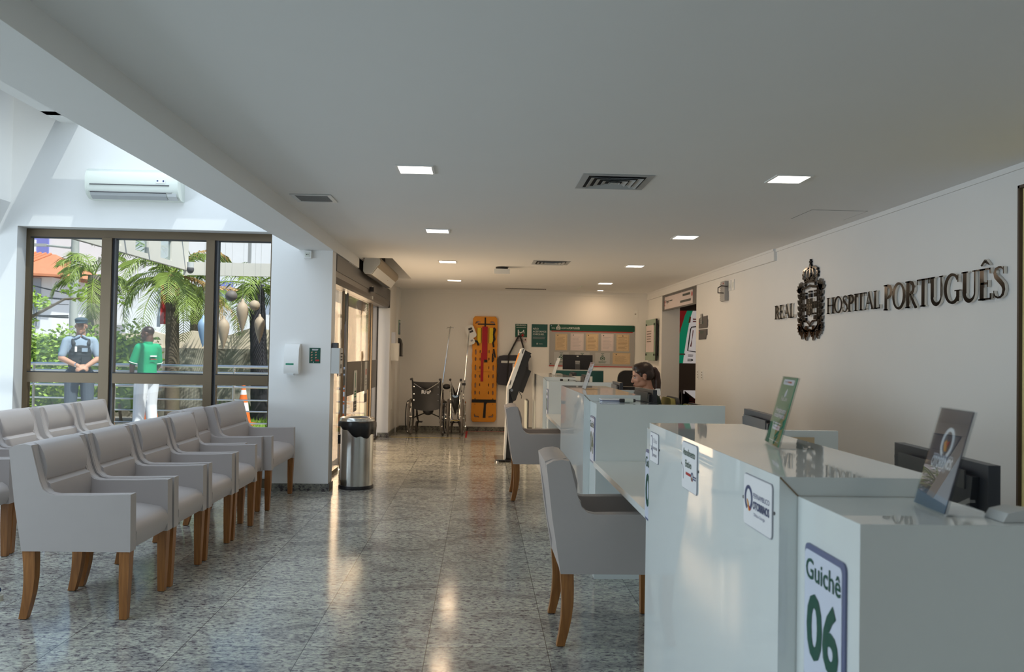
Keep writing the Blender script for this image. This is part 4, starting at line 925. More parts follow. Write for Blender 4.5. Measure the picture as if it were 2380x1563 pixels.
for x0, x1, z0, z1, m_, l in ((1.31, 1.52, 1.44, 1.73, 'paper_tan', 'aged certificate first from the left in the upper row of the notice board'), (1.58, 1.81, 1.44, 1.74, 'paper_lilac', 'pale framed certificate second from the left in the upper row'), (1.85, 2.07, 1.44, 1.74, 'paper_tan', 'aged certificate in the middle of the upper row of the notice board'), (2.12, 2.34, 1.44, 1.74, 'paper_lilac', 'pale certificate fourth from the left in the upper row'), (2.39, 2.62, 1.44, 1.74, 'paper_tan', 'aged certificate with a round seal, last of the upper row'), (2.33, 2.64, 1.21, 1.41, 'paper_tan', 'wide aged certificate at the lower right of the notice board')):
    b = MB(); f2 = facing_us(x0, z0, YB-.0095); w, h = x1-x0, z1-z0
    b.rect(m_, f2, 0, w, 0, h, 0, .001); ik = 'brownpanel' if m_ == 'paper_tan' else 'inkgrey'
    b.bars(ik, f2, .03, w-.03, .03, h-.05, 9, .0016, .18, .35, int(x0*100)); b.ribbon(ik, f2, [(.012, .012), (w-.012, .012), (w-.012, h-.012), (.012, h-.012)], .003, .001, .0015, closed=True); b.disc('ink', f2, w*.5 if x0 > 2.38 else w*.2, h-.03, .010, .001, .0016, 10)
    tag(b.build('certificate', smooth=False), l, 'certificate', 'certificates on the notice board')
for x, l in ((1.42, 'lilac grey leaf with the dark green crest, lower left of the notice board'), (1.79, 'leaf with a green crest half hidden behind the far monitor'), (2.15, 'leaf with the dark green crest between monitor and wide certificate')):
    b = MB(); f2 = facing_us(x-.13, 1.21, YB-.0095); gl_ = 'ltgrey'
    b.rect('grille', f2, 0, .26, 0, .20, 0, .001); crest_small(b, 'green', f2, .13, .10, .085, .0016); b.bars('green', f2, .10, .16, .175, .19, 1, .0016, .5, .1); b.bars('green', f2, .06, .20, .012, .045, 2, .0016, .45, .15)
    tag(b.build('crest_leaf', smooth=False), l, 'sheet', 'crest leaves on the notice board')
b = MB(); fr = facing_us(.89, 1.49, YB-.001)
b.rect('greenteal', fr, 0, .28, 0, .40, 0, .006); f2 = Fr(fr.p(0, 0, .006), fr.x, fr.y)
for k, s_ in enumerate(('NÃO', 'ACEITAMOS', 'CHEQUES.')): b.text('paper', f2, s_, .022, .305-.048*k, .043, .0005, width=(.095, .235, .20)[k])
b.bars('inkgrey', f2, .022, .25, .135, .185, 3, .001, .3, .1); crest_small(b, 'paper', f2, .10, .055, .026, .0008); b.bars('paper', f2, .13, .20, .05, .06, 1, .001, .4, 0)
tag(b.build('cheque_poster', smooth=False), 'dark teal poster reading NÃO ACEITAMOS CHEQUES on the back wall', 'poster')
b = MB(); fr = facing_us(.60, 1.57, YB-.001)
b.rect('green', fr, 0, .21, .085, .32, 0, .006); b.rect('paper_lilac', fr, 0, .21, 0, .0848, 0, .006); f2 = Fr(fr.p(0, 0, .006), fr.x, fr.y)
b.text('paper', f2, 'SEGURANÇA', .105, .285, .034, .0005, align='CENTER', width=.18); b.bars('paper', f2, .018, .19, .25, .262, 1, .001, .5, 0)
b.ribbon('paper', f2, [(.052, .105), (.056, .15), (.054, .19)], [.010, .016, .02], 0, .001); b.ribbon('paper', f2, [(.075, .105), (.062, .15)], .011, 0, .001); b.disc('paper', f2, .055, .207, .011, 0, .001, 10); b.ribbon('paper', f2, [(.06, .185), (.085, .17)], .009, 0, .001); b.poly('paper', f2, [(.083, .152), (.145, .18), (.150, .197), (.085, .168)], 0, .001); b.disc('paper', f2, .147, .205, .010, 0, .001, 10); b.ribbon('paper', f2, [(.152, .19), (.158, .155)], .010, 0, .001)
b.rect('red', f2, .120, .142, .092, .15, 0, .0012); b.rect('red', f2, .102, .160, .112, .132, 0, .0012); b.bars('ink', f2, .03, .15, .02, .065, 2, .001, .35, .1); b.rect('brownpanel', f2, .17, .19, .03, .06, 0, .0008)
tag(b.build('safety_poster', smooth=False), 'green and white SEGURANÇA poster with stretcher bearers and a red cross', 'poster')
b = MB(); fr = facing_us(2.68, 2.04, YB-.001); b.rect('white', fr, 0, .085, 0, .125, 0, .010, bev=.003); b.rect('brownpanel', fr, .03, .055, .055, .07, .0095, .0115); tag(b.build('wall_outlet', smooth=False), 'cream wall outlet high in the right corner of the back wall', 'socket')
# ---- pillar face: dispenser, hand hygiene card, socket; on the pillar side the gel box
t = thing('soap_dispenser', 'white wall dispenser with a green label on the pillar face', 'dispenser', (-1.87, 8.1, 1.25))
b = MB(); fr = Fr((-1.885, 8.0995, 1.14), (1, 0, 0), (0, 0, 1))
b.poly('white', Fr((-1.885, 8.0995, 1.14), (0, -1, 0), (0, 0, 1)), [(0, .03), (.055, .0), (.10, .0), (.115, .03), (.115, .10), (.10, .24), (.06, .285), (0, .29)], -.14, 0, bev=.012); b.build('housing', t)
b = MB(); f2 = Fr(fr.p(0, 0, .1155), fr.x, fr.y); b.rect('green2', f2, .02, .095, .085, .10, -.002, .0006); b.build('label', t, smooth=False)
b = MB(); f3 = Fr((-1.885, 8.0995-.108, 1.245), (1, 0, 0), (0, .115, 1)); b.rect('plate', f3, .03, .10, .01, .115, 0, .002); b.rect('inkgrey', f3, .045, .095, .078, .084, .002, .0026); b.bars('slate', f3, .04, .095, .015, .035, 1, .003, .5, .2); b.build('window', t, smooth=False)
b = MB(); b.box('ltgrey', -1.855, -1.79, 7.99, 8.03, 1.125, 1.142, bev=.004); b.build('nozzle', t)
b = MB(); fr = Fr((-1.665, 8.0995, 1.243), (1, 0, 0), (0, 0, 1)); b.rect('green', fr, 0, .106, 0, .150, 0, .0015); f2 = Fr(fr.p(0, 0, .0015), fr.x, fr.y)
b.bars('paper', f2, .025, .085, .122, .140, 2, .0008, .5, .1)
for k in range(4):
    for j in range(2):
        if k == 3 and j: continue
        b.poly('skin_l', f2, [(.014+.04*j, .098-.026*k), (.028+.04*j, .102-.026*k), (.032+.04*j, .112-.026*k), (.020+.04*j, .113-.026*k)], 0, .0008)
b.rect('red', f2, .058, .095, .020, .036, 0, .0008, rad=.004); b.disc('paper', f2, .04, .010, .004, 0, .0008, 8)
tag(b.build('hygiene_card', smooth=False), 'small dark green hand washing card on the pillar face', 'poster')
t = thing('wall_socket_box', 'white surface socket box under the beam, top of the pillar face', 'socket', (-1.70, 8.1, 2.29))
b = MB(); fr = Fr((-1.735, 8.0995, 2.262), (1, 0, 0), (0, 0, 1)); b.rect('white', fr, 0, .072, 0, .075, 0, .03, bev=.004); b.build('box', t, smooth=False)
b = MB(); b.rect('offwhite', fr, .012, .055, .014, .055, .03, .033); b.disc('dkgrey', fr, .028, .036, .006, .033, .035, 8); b.disc('dkgrey', fr, .042, .036, .004, .033, .035, 8); b.build('outlet_face', t, smooth=False)
t = thing('paper_towel_box', 'grey metal towel box with side lettering on the pillar flank next to the door', 'dispenser', (-1.44, 8.3, 1.25))
b = MB(); b.box('ltgrey', -1.4595, -1.375, 8.105, 8.295, 1.145, 1.395, bev=.004); b.build('box', t, smooth=False)
b = MB(); f2 = Fr((-1.3748, 8.36, 1.145), (0, 1, 0), (0, 0, 1)); f2 = Fr((-1.3745, 8.11, 1.145), (0, 1, 0), (0, 0, 1)); b.bars('ink', f2, .06, .18, .12, .21, 3, .0006, .5, .2); b.rect('ink', f2, .06, .12, .05, .09, 0, .0006); b.build('lettering', t, smooth=False)
b = MB(); b.box('dkgrey', -1.452, -1.40, 8.12, 8.2, 1.395, 1.445, bev=.003); b.build('lock', t, smooth=False)
b = MB(); b.box('black', -1.405, -1.397, 8.18, 8.2, 1.115, 1.145); b.build('cord_end', t, smooth=False)
# far left wall beyond the door
t = thing('gel_dispenser', 'white gel dispenser at the far end of the door wall', 'dispenser', (-1.40, 13.6, 1.35))
b = MB(); b.box('white', -1.4495, -1.33, 13.42, 13.56, 1.22, 1.50, bev=.025, seg=3); b.build('housing', t); b = MB(); b.box('plate', -1.4495, -1.39, 13.44, 13.54, 1.50, 1.68); b.build('refill_card', t, smooth=False)
t = thing('towel_dispenser', 'black curved towel dispenser beside the far gel dispenser', 'dispenser', (-1.36, 14.2, 1.4))
b = MB(); b.poly('vinyl', Fr((-1.4095, 14.12, 1.30), (1, 0, 0), (0, 0, 1)), [(0, 0), (.05, .0), (.055, .02), (.055, .20), (.04, .26), (.02, .295), (0, .30)], -.26, 0, bev=.006); b.build('cover', t); b = MB(); b.box('black', -1.4095, -1.345, 14.13, 14.37, 1.285, 1.30); b.build('tray', t, smooth=False)
b = MB(); fr = facing_us(-1.405, 1.66, 14.099); fr = Fr((-1.4085, 14.14, 1.66), (0, 1, 0), (0, 0, 1))
b.rect('green2', fr, 0, .28, 0, .25, 0, .003); b.rect('navy', fr, .05, .28, 0, .20, .003, .0045); b.bars('plate', fr, .08, .25, .02, .17, 8, .0055, .3, .15); b.rect('paper', fr, .08, .24, .205, .235, .003, .0045)
tag(b.build('blue_notice', smooth=False), 'small blue and green notice on the wall beyond the sliding door', 'poster')
b = MB()
for y in (13.50, 13.62): b.rect('white', Fr((-1.4495, y, .42), (0, 1, 0), (0, 0, 1)), 0, .07, 0, .12, 0, .008)
tag(b.build('low_socket', smooth=False), 'pair of low white socket plates on the far end of the door wall', 'socket')
# split air conditioner on the window wall
t = thing('air_conditioner', 'white split air conditioner on the wall above the window', 'air conditioner', (-3.33, 8.1, 2.92))
fa = Fr((-3.765, 8.0995, 2.78), (0, -1, 0), (0, 0, 1))
pr = [(0, .0), (.10, .0), (.155, .03), (.19, .09), (.195, .20), (.165, .265), (.12, .285), (0, .285)]
b = MB(); b.poly('offwhite', fa, pr, -.845, -.018, bev=.004); b.build('body', t, ang=.6)
for z0, z1 in ((-.018, 0), (-.865, -.845)): b = MB(); b.poly('offwhite', fa, [(x*1.01, z) for x, z in pr], z0, z1, bev=.004); b.build('side_cover', t, ang=.6)
b = MB(); b.box('dkgrey', -3.72, -2.98, 7.90, 7.907, 2.900, 2.908); b.box('grey', -3.735, -2.96, 7.915, 7.94, 2.838, 2.842); b.build('panel_groove', t, smooth=False)
b = MB(); b.poly('grille', fa, [(.112, -.003), (.157, .026), (.172, .052), (.166, .054), (.150, .03), (.108, .004)], -.75, -.04); b.poly('black', fa, [(.166, .054), (.172, .052), (.176, .062), (.170, .064)], -.75, -.04); b.poly('ltgrey', fa, [(.112, -.004), (.16, .026), (.172, .056), (.166, .058), (.15, .03), (.108, .004)], -.845, -.76); b.build('flap', t, smooth=False)
b = MB(); f2 = Fr((-3.10, 7.9035, 2.925), (1, 0, 0), (0, 0, 1)); b.rect('paper', f2, 0, .085, 0, .035, 0, .001); b.rect('navy', f2, .005, .02, .015, .03, .001, .0016); b.rect('navy', f2, .06, .075, .012, .03, .001, .0016); b.build('label', t, smooth=False)
# ================================================================ along the back wall
# waste bin
t = thing('waste_bin', 'round stainless steel bin with a black liner beside the white pillar', 'bin', (-1.22, 8.34, 0))
c = (-1.225, 8.345, 0)
b = MB(); b.lathe('steel', [(.165, .035), (.165, .62), (.160, .625), (.150, .625)], c, 40); b.build('barrel', t)
b = MB(); b.lathe('black', [(.172, 0), (.174, .01), (.170, .035), (.16, .036)], c, 40); b.build('foot_ring', t)
b = MB(); b.lathe('steel', [(.174, .63), (.175, .69), (.166, .705), (.125, .705), (.118, .698), (.118, .64)], c, 40); b.build('lid_ring', t)
b = MB()   # liner folded over the rim
vs = []; n = 56
prof = [(.160, .675), (.176, .672), (.184, .655), (.186, .62), (.182, .0), (.171, .0)]
for k in range(n):
    a = 2*PI*k/n; fr_ = math.sin(a)
    low = .545+.03*math.sin(a*2+.6)+.012*math.sin(a*9)+.05*max(0, math.cos(a-PI*1.05))
    rr = .004*math.sin(a*13)+.005*math.sin(a*7+1)
    for i, (r, z) in enumerate(prof):
        zz = z if i < 4 else low+(0 if i == 4 else .004)
        vs.append(V((c[0]+(r+rr*(i > 1))*math.cos(a), c[1]+(r+rr*(i > 1))*math.sin(a), zz)))
m_ = len(prof); b.faces('bagfilm', vs, [(k*m_+i, ((k+1) % n)*m_+i, ((k+1) % n)*m_+i+1, k*m_+i+1) for k in range(n) for i in range(m_-1)]); b.build('bin_liner', t, ang=2)
b = MB(); b.lathe('bagfilm', [(.12, .66), (.10, .50), (.01, .48)], c, 24); b.build('liner_inside', t)
b = MB(); b.box('black', c[0]-.185, c[0]-.165, c[1]-.03, c[1]+.03, .44, .53, bev=.006); b.build('carry_handle', t)
# spine board
yb = YB-.004
t = thing('spine_board', 'orange plastic spine board with black and red straps hanging on the back wall', 'stretcher', (.07, YB, .17))
def board_outline():
    pts = []
    R = [(0.0, .185), (.03, .205), (.10, .212), (.30, .208), (.42, .204), (.50, .212), (.56, .208), (.64, .214), (.72, .207), (.80, .213), (.88, .207), (.97, .214), (1.05, .206), (1.14, .214), (1.24, .207), (1.34, .214), (1.45, .206), (1.55, .210), (1.70, .208), (1.80, .203), (1.83, .175)]
    return [(w, z) for z, w in R]+[(-w, z) for z, w in R[::-1]]
bo = bpy.data.curves.new('board', 'CURVE'); bo.dimensions = '2D'; bo.fill_mode = 'BOTH'; bo.extrude = .022; bo.bevel_depth = .008; bo.bevel_resolution = 2
def spl(pts):
    s_ = bo.splines.new('POLY'); s_.points.add(len(pts)-1); s_.use_cyclic_u = True
    for p_, q in zip(s_.points, pts): p_.co = (q[0], q[1], 0, 1)
spl(board_outline())
def slot(cx, cz, rx, rz, n=14): spl([(cx+rx*math.cos(2*PI*k/n)*(1 if abs(math.sin(2*PI*k/n)) < .9 else 1), cz+rz*math.sin(2*PI*k/n)) for k in range(n)])
for sx in (-1, 1):
    spl([(sx*x, z) for x, z in ((.07, .065), (.16, .062), (.178, .09), (.172, .135), (.155, .14), (.135, .105), (.08, .095))])
    spl([(sx*x, z) for x, z in ((.07, 1.745), (.12, 1.765), (.165, 1.75), (.18, 1.705), (.168, 1.69), (.14, 1.715), (.08, 1.725))])
    for z, h_ in ((.37, .04), (.50, .045), (.63, .055), (.79, .045), (.94, .058), (1.09, .042), (1.21, .058)): slot(sx*.155, z, .022, h_)
    for z in (.36, .50, .64, .79, .94, 1.09, 1.22): slot(sx*.078, z, .016, .034)
bob = bpy.data.objects.new('board', bo); me = bpy.data.meshes.new_from_object(bob); bpy.data.objects.remove(bob)
b = MB(); fb = facing_us(.07, .17, YB-.034)
b.faces('yellowboard', [fb.p(v.co.x, v.co.y, v.co.z) for v in me.vertices], [tuple(p_.vertices) for p_ in me.polygons]); b.build('board', t, ang=.5)
fs_ = Fr(fb.p(0, 0, .031), fb.x, fb.y)
b = MB(); b.rect('yellowdk', fs_, -.13, .13, .865, .872, -.001, .002)
for a_ in (-.155, .155): b.disc('yellowdk', fs_, a_, .30, .012, -.001, .002, 10)
b.build('moulded_rib', t, smooth=False)
b = MB(); b.rect('strapblk', fs_, -.212, .212, .33, .385, 0, .004); b.poly('strapblk', fs_, [(.0, .33), (.06, .33), (.04, .30), (.035, .065), (-.015, .065), (.0, .27)], 0, .005)
b.rect('strapblk', fs_, -.13, .175, 1.69, 1.712, 0, .004); b.rect('strapblk', fs_, -.012, .014, 1.60, 1.82, 0, .005); b.build('black_strap', t, smooth=False)
b = MB(); b.rect('strapred', fs_, -.05, .045, 1.07, 1.66, .004, .012, bev=.002); b.rect('strapred', fs_, -.065, -.018, .70, 1.2, .006, .013, bev=.002); b.rect('strapblk', fs_, -.005, .05, 1.035, 1.08, .004, .018, bev=.003); b.build('red_strap', t, smooth=False)
for a0, a1 in ((-.135, -.072), (.075, .14)): b = MB(); b.rect('yellowfoam', fs_, a0, a1, 1.37, 1.635, .002, .02, bev=.004); b.rect('strapblk', fs_, a0-.008, a0, 1.37, 1.635, .001, .012); b.rect('strapblk', fs_, a1, a1+.008, 1.37, 1.635, .001, .012); b.build('foam_pad', t, smooth=False)
b = MB()
b.tube('strapblk', [fs_.p(.15, 1.64, .015), fs_.p(.175, 1.62, .02), fs_.p(.15, 1.52, .02), fs_.p(.17, 1.44, .02), fs_.p(.14, 1.38, .02), fs_.p(.155, 1.30, .02)], .016, 6); b.tube('strapblk', [fs_.p(.155, 1.27, .014), fs_.p(.185, 1.12, .016)], .012, 6); b.tube('strapblk', [fs_.p(.14, 1.19, .014), fs_.p(.135, 1.04, .014)], .012, 6); b.tube('strapblk', [fs_.p(-.20, 1.41, .02), fs_.p(-.14, 1.40, .03), fs_.p(-.11, 1.33, .02)], .018, 6); b.build('hanging_buckle', t)
# cervical collar / head block
t = thing('head_immobiliser', 'white head immobiliser hung from the upper left of the spine board', 'head immobiliser', (-.17, YB-.1, 1.75))
fh = Fr((-.17, YB-.085, 1.72), (.93, 0, .36), (-.36, 0, .93))
b = MB(); b.rect('white', fh, -.085, .075, -.10, .13, 0, .035, rad=.05, bev=.008); b.build('upper_block', t, ang=.6)
b = MB(); b.rect('black', fh, -.035, .04, 0, .035, .034, .037); b.rect('black', fh, -.03, .04, .045, .085, .034, .037); b.build('ear_hole', t, smooth=False)
b = MB(); b.rect('white', fh, -.14, .01, -.20, -.09, -.02, .03, rad=.045, bev=.008); b.rect('inkgrey', fh, -.06, -.02, -.15, -.12, .029, .032); b.build('lower_block', t, ang=.6)
# bag
t = thing('carry_bag', 'dark navy canvas bag hanging from a hook below the safety poster', 'bag', (.56, YB, .85))
fb2 = facing_us(.56, .80, YB-.012)
b = MB(); b.poly('canvas', fb2, [(-.27, .06), (-.24, .02), (-.05, .0), (.20, .02), (.255, .08), (.28, .30), (.27, .52), (.20, .545), (-.16, .535), (-.235, .52), (-.26, .46), (-.255, .30)], .0, .11, bev=.03, seg=3); b.build('body', t, ang=.9)
b = MB(); b.rect('ltgrey', fb2, -.20, .18, .40, .44, .108, .114); b.build('reflective_band', t, smooth=False)
b = MB(); b.rect('paper', fb2, .0, .15, .27, .39, .109, .116); b.bars('ink', fb2, .02, .13, .35, .38, 2, .117, .4, .1); b.rect('red', fb2, .055, .10, .31, .335, .115, .117); b.build('label', t, smooth=False)
b = MB()
for z in (0.004, .094): b.tube('strapblk', [fb2.p(-.09, .02, .118 if z > .05 else .0), fb2.p(-.085, .3, .119 if z > .05 else .0), fb2.p(-.07, .54, z+.01), fb2.p(.10, .88, .02), fb2.p(.125, .885, .02), fb2.p(.23, .53, z+.01), fb2.p(.24, .3, .119 if z > .05 else 0), fb2.p(.23, .05, .115 if z > .05 else 0)], .013, 6)
b.build('shoulder_strap', t)
b = MB(); b.tube('chrome', [fb2.p(.112, .90, -.012), fb2.p(.112, .885, .03), fb2.p(.112, .90, .04)], .006, 6); b.build('hook', t)
# wheelchairs
def make_wheelchair(cx, cy, hw, lab, folded, rz, pole):
    """seen from behind, facing the wall (+Y)"""
    t = thing('wheelchair', lab, 'wheelchair', (0, 0, 0), 'wheelchairs parked at the back wall')
    R = .30
    fm_ = 'chrome' if folded else 'black'
    for s in (-1, 1):
        x = s*hw
        b = MB(); tor = [(x+s*.0, math.cos(2*PI*k/36)*(R-.018), R+math.sin(2*PI*k/36)*(R-.018)) for k in range(36)]
        b.tube('tyre', tor, .018, 8, closed=True); wh = b.build('drive_wheel', t)
        b = MB(); b.tube('chrome' if folded else 'black', [(x+s*.045, math.cos(2*PI*k/32)*.262, R+math.sin(2*PI*k/32)*.262) for k in range(32)], .009, 6, closed=True)
        for k in range(6): a = 2*PI*k/6; b.tube('chrome', [(x+s*.01, math.cos(a)*.27, R+math.sin(a)*.27), (x+s*.045, math.cos(a)*.262, R+math.sin(a)*.262)], .004, 4)
        b.build('push_rim', wh)
        b = MB(); b.cyl('steel', (x-s*.03, 0, R), (x+s*.03, 0, R), .024, seg=12)
        for k in range(14): a = 2*PI*k/14; b.tube('chrome', [(x+s*.012*(1 if k % 2 else -1), 0, R), (x, math.cos(a)*.27, R+math.sin(a)*.27)], .0022, 4)
        b.build('spoke', wh)
        xi = x-s*.045
        b = MB()   # side frame: back post, seat rail, arm rail, front post
        b.tube(fm_, [(xi, -.05, .28), (xi, -.06, .55), (xi+s*.012, -.10, .90), (xi+s*.014, -.12, .925), (xi+s*.014, -.21, .925)], .012, 8)
        b.tube(fm_, [(xi, -.05, .28), (xi, .36, .28), (xi, .38, .55), (xi, .34, .70), (xi, -.05, .70)], .012, 8); b.tube(fm_, [(xi, -.05, .48), (xi, .36, .48)], .012, 8); b.tube(fm_, [(xi, 0, R), (xi, 0, .48)], .012, 8); b.build('side_frame', t)
        b = MB(); b.tube('black', [(xi+s*.014, -.13, .925), (xi+s*.014, -.24, .922)], .019, 10); b.build('push_handle', t)
        b = MB(); b.box('black', xi-.025, xi+.025, 0, .28, .712, .74, bev=.008); b.build('arm_pad', t)
        b = MB(); b.tube('tyre', [(xi+.0, .40+math.cos(2*PI*k/20)*.078, .095+math.sin(2*PI*k/20)*.078) for k in range(20)], .016, 6, closed=True); b.cyl('dkgrey', (xi-.012, .40, .095), (xi+.012, .40, .095), .07, seg=16); b.tube('black', [(xi, .40, .095), (xi-s*.03, .38, .20), (xi, .37, .28)], .014, 6); b.build('caster', t)
        b = MB(); b.box('black', xi-s*.02-.05, xi-s*.02+.05, .50, .62, .16, .18, bev=.004); b.tube(fm_, [(xi, .38, .4), (xi-s*.01, .52, .17)], .010, 6); b.build('footrest', t)
    w = hw-.045
    b = MB()
    if not folded:
        vs = []; n = 12
        for i in range(9):
            z = .43+.445*i/8
            for k in range(n+1): u = -1+2*k/n; vs.append(V((u*(w+.004), -.062-.04*max(0, (z-.5))/.4+.045*(1-u*u)*(1 if z < .8 else .75)-.028, z+.012*(abs(u)**3) - (.03*(1-u*u) if i == 0 else 0))))
        b.faces('vinyl', vs, [(i*(n+1)+k, i*(n+1)+k+1, (i+1)*(n+1)+k+1, (i+1)*(n+1)+k) for i in range(8) for k in range(n)])
    else:
        vs = [V((-w, -.10, .87)), V((-w*.55, -.03, .80)), V((0, .06, .70)), V((w*.55, -.03, .80)), V((w, -.10, .87)),
              V((-w, -.08, .70)), V((-w*.5, -.10, .66)), V((0, -.13, .62)), V((w*.5, -.10, .66)), V((w, -.08, .70)),
              V((-w*.9, -.06, .55)), V((-w*.5, -.10, .50)), V((0, -.12, .44)), V((w*.5, -.10, .50)), V((w*.9, -.06, .55)),
              V((-w*.5, -.05, .45)), V((-w*.3, -.06, .40)), V((0, -.06, .33)), V((w*.3, -.06, .40)), V((w*.5, -.05, .45))]
        b.faces('vinyl', vs, [(i*5+k, i*5+k+1, i*5+6+k, i*5+5+k) for i in range(3) for k in range(4)])
    sl = b.build('back_sling', t, ang=2)
    if not folded:
        b = MB(); fr_ = Fr((0, -.125, .705), (1, 0, 0), (0, -.0, 1)); b.text('paper', fr_, 'RHP', 0, -.02, .085, .0, .0, align='CENTER', bold=.03); b.build('lettering', sl, smooth=False)
        b = MB()
        for s in (-1, 1):
            for z in (.58, .68, .80): b.disc('chrome', Fr((s*w*.90, -.108-.035*(z-.5)/.4, z), (1, 0, 0), (0, 0, 1)), 0, 0, .008, -.004, .006, 8)
        b.build('rivet', sl, smooth=False)
        b = MB(); b.tube('chrome', [(-w, -.11, .86), (-w*.35, -.13, .775)], .006, 6); b.tube('black', [(-w*.35, -.13, .775), (0, -.14, .735), (w*.25, -.14, .745)], .012, 6); b.tube('chrome', [(-.02, -.15, .73), (w*.3, -.14, .775), (w*.98, -.115, .88)], .007, 6); b.build('tension_bar', t)
        b = MB(); b.box('vinyl', -w, w, -.04, .36, .472, .50, bev=.008); b.build('seat_sling', t)
        b = MB(); b.tube('black', [(-w, .1, .28), (w, .1, .47)], .010, 6); b.tube('black', [(w, .12, .28), (-w, .12, .47)], .010, 6); b.build('cross_brace', t)
        b = MB(); b.ball('vinyl', (.02, .02, .40), (.09, .07, .075)); b.build('sling_pouch', t)
    else:
        b = MB()
        for s in (-1, 1): b.tube('chrome', [(s*w, -.13, .875), (s*.035, -.17, .68)], .010, 8)
        b.ring('chrome', Fr((0, -.17, .675), (1, 0, 0), (0, 0, 1)), 0, 0, .035, .03, .03, -.008, .008, PI, 2*PI, 14); b.build('tension_bar', t)
        b = MB()
        for z in (.25, .38): b.tube('chrome', [(-w, -.03, z), (w, -.03, z)], .012, 6)
        b.tube('chrome', [(-w*.8, .0, .22), (-w*.8, 0, .55)], .014, 6); b.tube('chrome', [(w*.6, .0, .24), (w*.6, 0, .48)], .012, 6); b.build('cross_brace', t)
        b = MB(); b.ball('vinyl', (-hw-.035, .05, .80), (.07, .05, .045)); b.build('head_pad', t)
        b = MB(); b.box('black', w+.03, w+.09, -.10, -.07, .83, .87, bev=.008); b.build('brake_knob', t)
    px, lean, top = pole
    b = MB(); b.tube('chrome', [(px, -.06, .62), (px+lean*.3, -.05, .95), (px+lean, .1, top)], .0085, 8)
    if not folded: b.tube('chrome', [(px+lean-.06, .09, top-.04), (px+lean-.05, .09, top-.02), (px+lean+.05, .09, top-.02), (px+lean+.06, .09, top-.04)], .005, 6)
    b.build('drip_pole', t)
    t.location = (cx, cy, 0); t.rotation_euler = (0, 0, rz)
    return t
make_wheelchair(-.87, 13.66, .265, 'open black wheelchair lettered RHP, left of the pair at the back wall', False, math.radians(-4), (.235, .12, 1.80))
make_wheelchair(-.40, 13.66, .118, 'folded chrome framed wheelchair, right of the pair next to the spine board', True, 0, (.128, .075, 1.72))
# floor tape
b = MB(); b.box('tagyellow', -1.40, -.30, 13.24, 13.27, 0, .0012); tag(b.build('floor_tape', smooth=False), 'thin yellow tape line on the floor in front of the wheelchairs', 'tape')
b = MB(); b.box('strapred', -.2, .9, 14.40, 14.43, 0, .0012); b.box('strapred', -.23, -.2, 13.3, 14.43, 0, .0012); tag(b.build('floor_marking', smooth=False), 'thin red tape line on the floor under the spine board', 'tape')
# touch kiosk
t = thing('touch_kiosk', 'white and black touch kiosk with a slanted screen, behind the far customer chair', 'kiosk', (.36, 10.6, 0))
fk = Fr((0, 10.45, 0), (1, 0, 0), (0, 0, 1))
b = MB(); b.box('black', .215, .44, 10.38, 10.80, .018, .03, bev=.004); b.box('steel', .20, .33, 10.38, 10.80, .030, .036)
for x in (.235, .42):
    for y in (10.41, 10.77): b.cyl('chrome', (x, y, 0), (x, y, .018), .016, seg=10)
b.build('base_plate', t)
b = MB(); b.poly('white', fk, [(.318, .036), (.340, .036), (.368, .92), (.344, .935)], -.30, 0); b.build('front_post', t, smooth=False)
b = MB(); b.poly('black', Fr((0, 10.47, 0), (1, 0, 0), (0, 0, 1)), [(.340, .036), (.44, .036), (.42, .80), (.368, .90)], -.26, 0); b.build('rear_post', t, smooth=False)
b = MB(); b.poly('white', Fr((0, 10.42, 0), (1, 0, 0), (0, 0, 1)), [(.344, .935), (.36, .915), (.395, .93), (.56, 1.415), (.545, 1.44), (.515, 1.43)], -.36, 0); hd_ = b.build('screen_bezel', t, smooth=False)
b = MB(); b.poly('orangeprint', Fr((0, 10.45, 0), (1, 0, 0), (0, 0, 1)), [(.401, 1.092), (.410, 1.092), (.498, 1.375), (.491, 1.375)], -.30, .001); b.build('screen', hd_, smooth=False)
b = MB()
for (xa, za) in ((.375, 1.0), (.525, 1.40)): b.poly('gasket', Fr((0, 10.418, 0), (1, 0, 0), (0, 0, 1)), [(xa-.006, za-.03), (xa+.004, za-.03), (xa+.020, za+.03), (xa+.010, za+.03)], -.004, 0)
b.build('speaker_slot', hd_, smooth=False)
b = MB(); b.poly('vinyl', Fr((0, 10.425, 0), (1, 0, 0), (0, 0, 1)), [(.372, .90), (.42, .76), (.455, .78), (.62, 1.31), (.64, 1.33), (.63, 1.36), (.645, 1.375), (.562, 1.415), (.397, .93)], -.35, 0, bev=.004, seg=1); b.build('rear_housing', t, smooth=False)
b = MB(); b.poly('vinyl', Fr((0, 10.46, 0), (1, 0, 0), (0, 0, 1)), [(.465, .90), (.545, .87), (.645, 1.15), (.57, 1.19)], -.26, 0, bev=.004, seg=1); b.build('printer_box', t, smooth=False)
b = MB(); b.cyl('chrome', (.40, 10.424, .905), (.40, 10.412, .905), .018, seg=12); b.tube('black', [(.50, 10.5, .88), (.53, 10.48, .83), (.525, 10.47, .80)], .004, 6); b.build('lock', t)
b = MB(); b.box('offwhite', .385, .44, 10.55, 10.62, .30, .40); b.build('cable_tag', t, smooth=False)
# slim stand beside the far counter
t = thing('leaning_panel', 'slim dark edged panel standing by the end of the farthest counter', 'panel', (.67, 11.6, 0))
b = MB(); b.box('dkgrey', .66, .682, 11.45, 11.9, 0, .72); b.box('offwhite', .645, .66, 11.45, 11.9, 0, .71); b.build('panel', t, smooth=False)
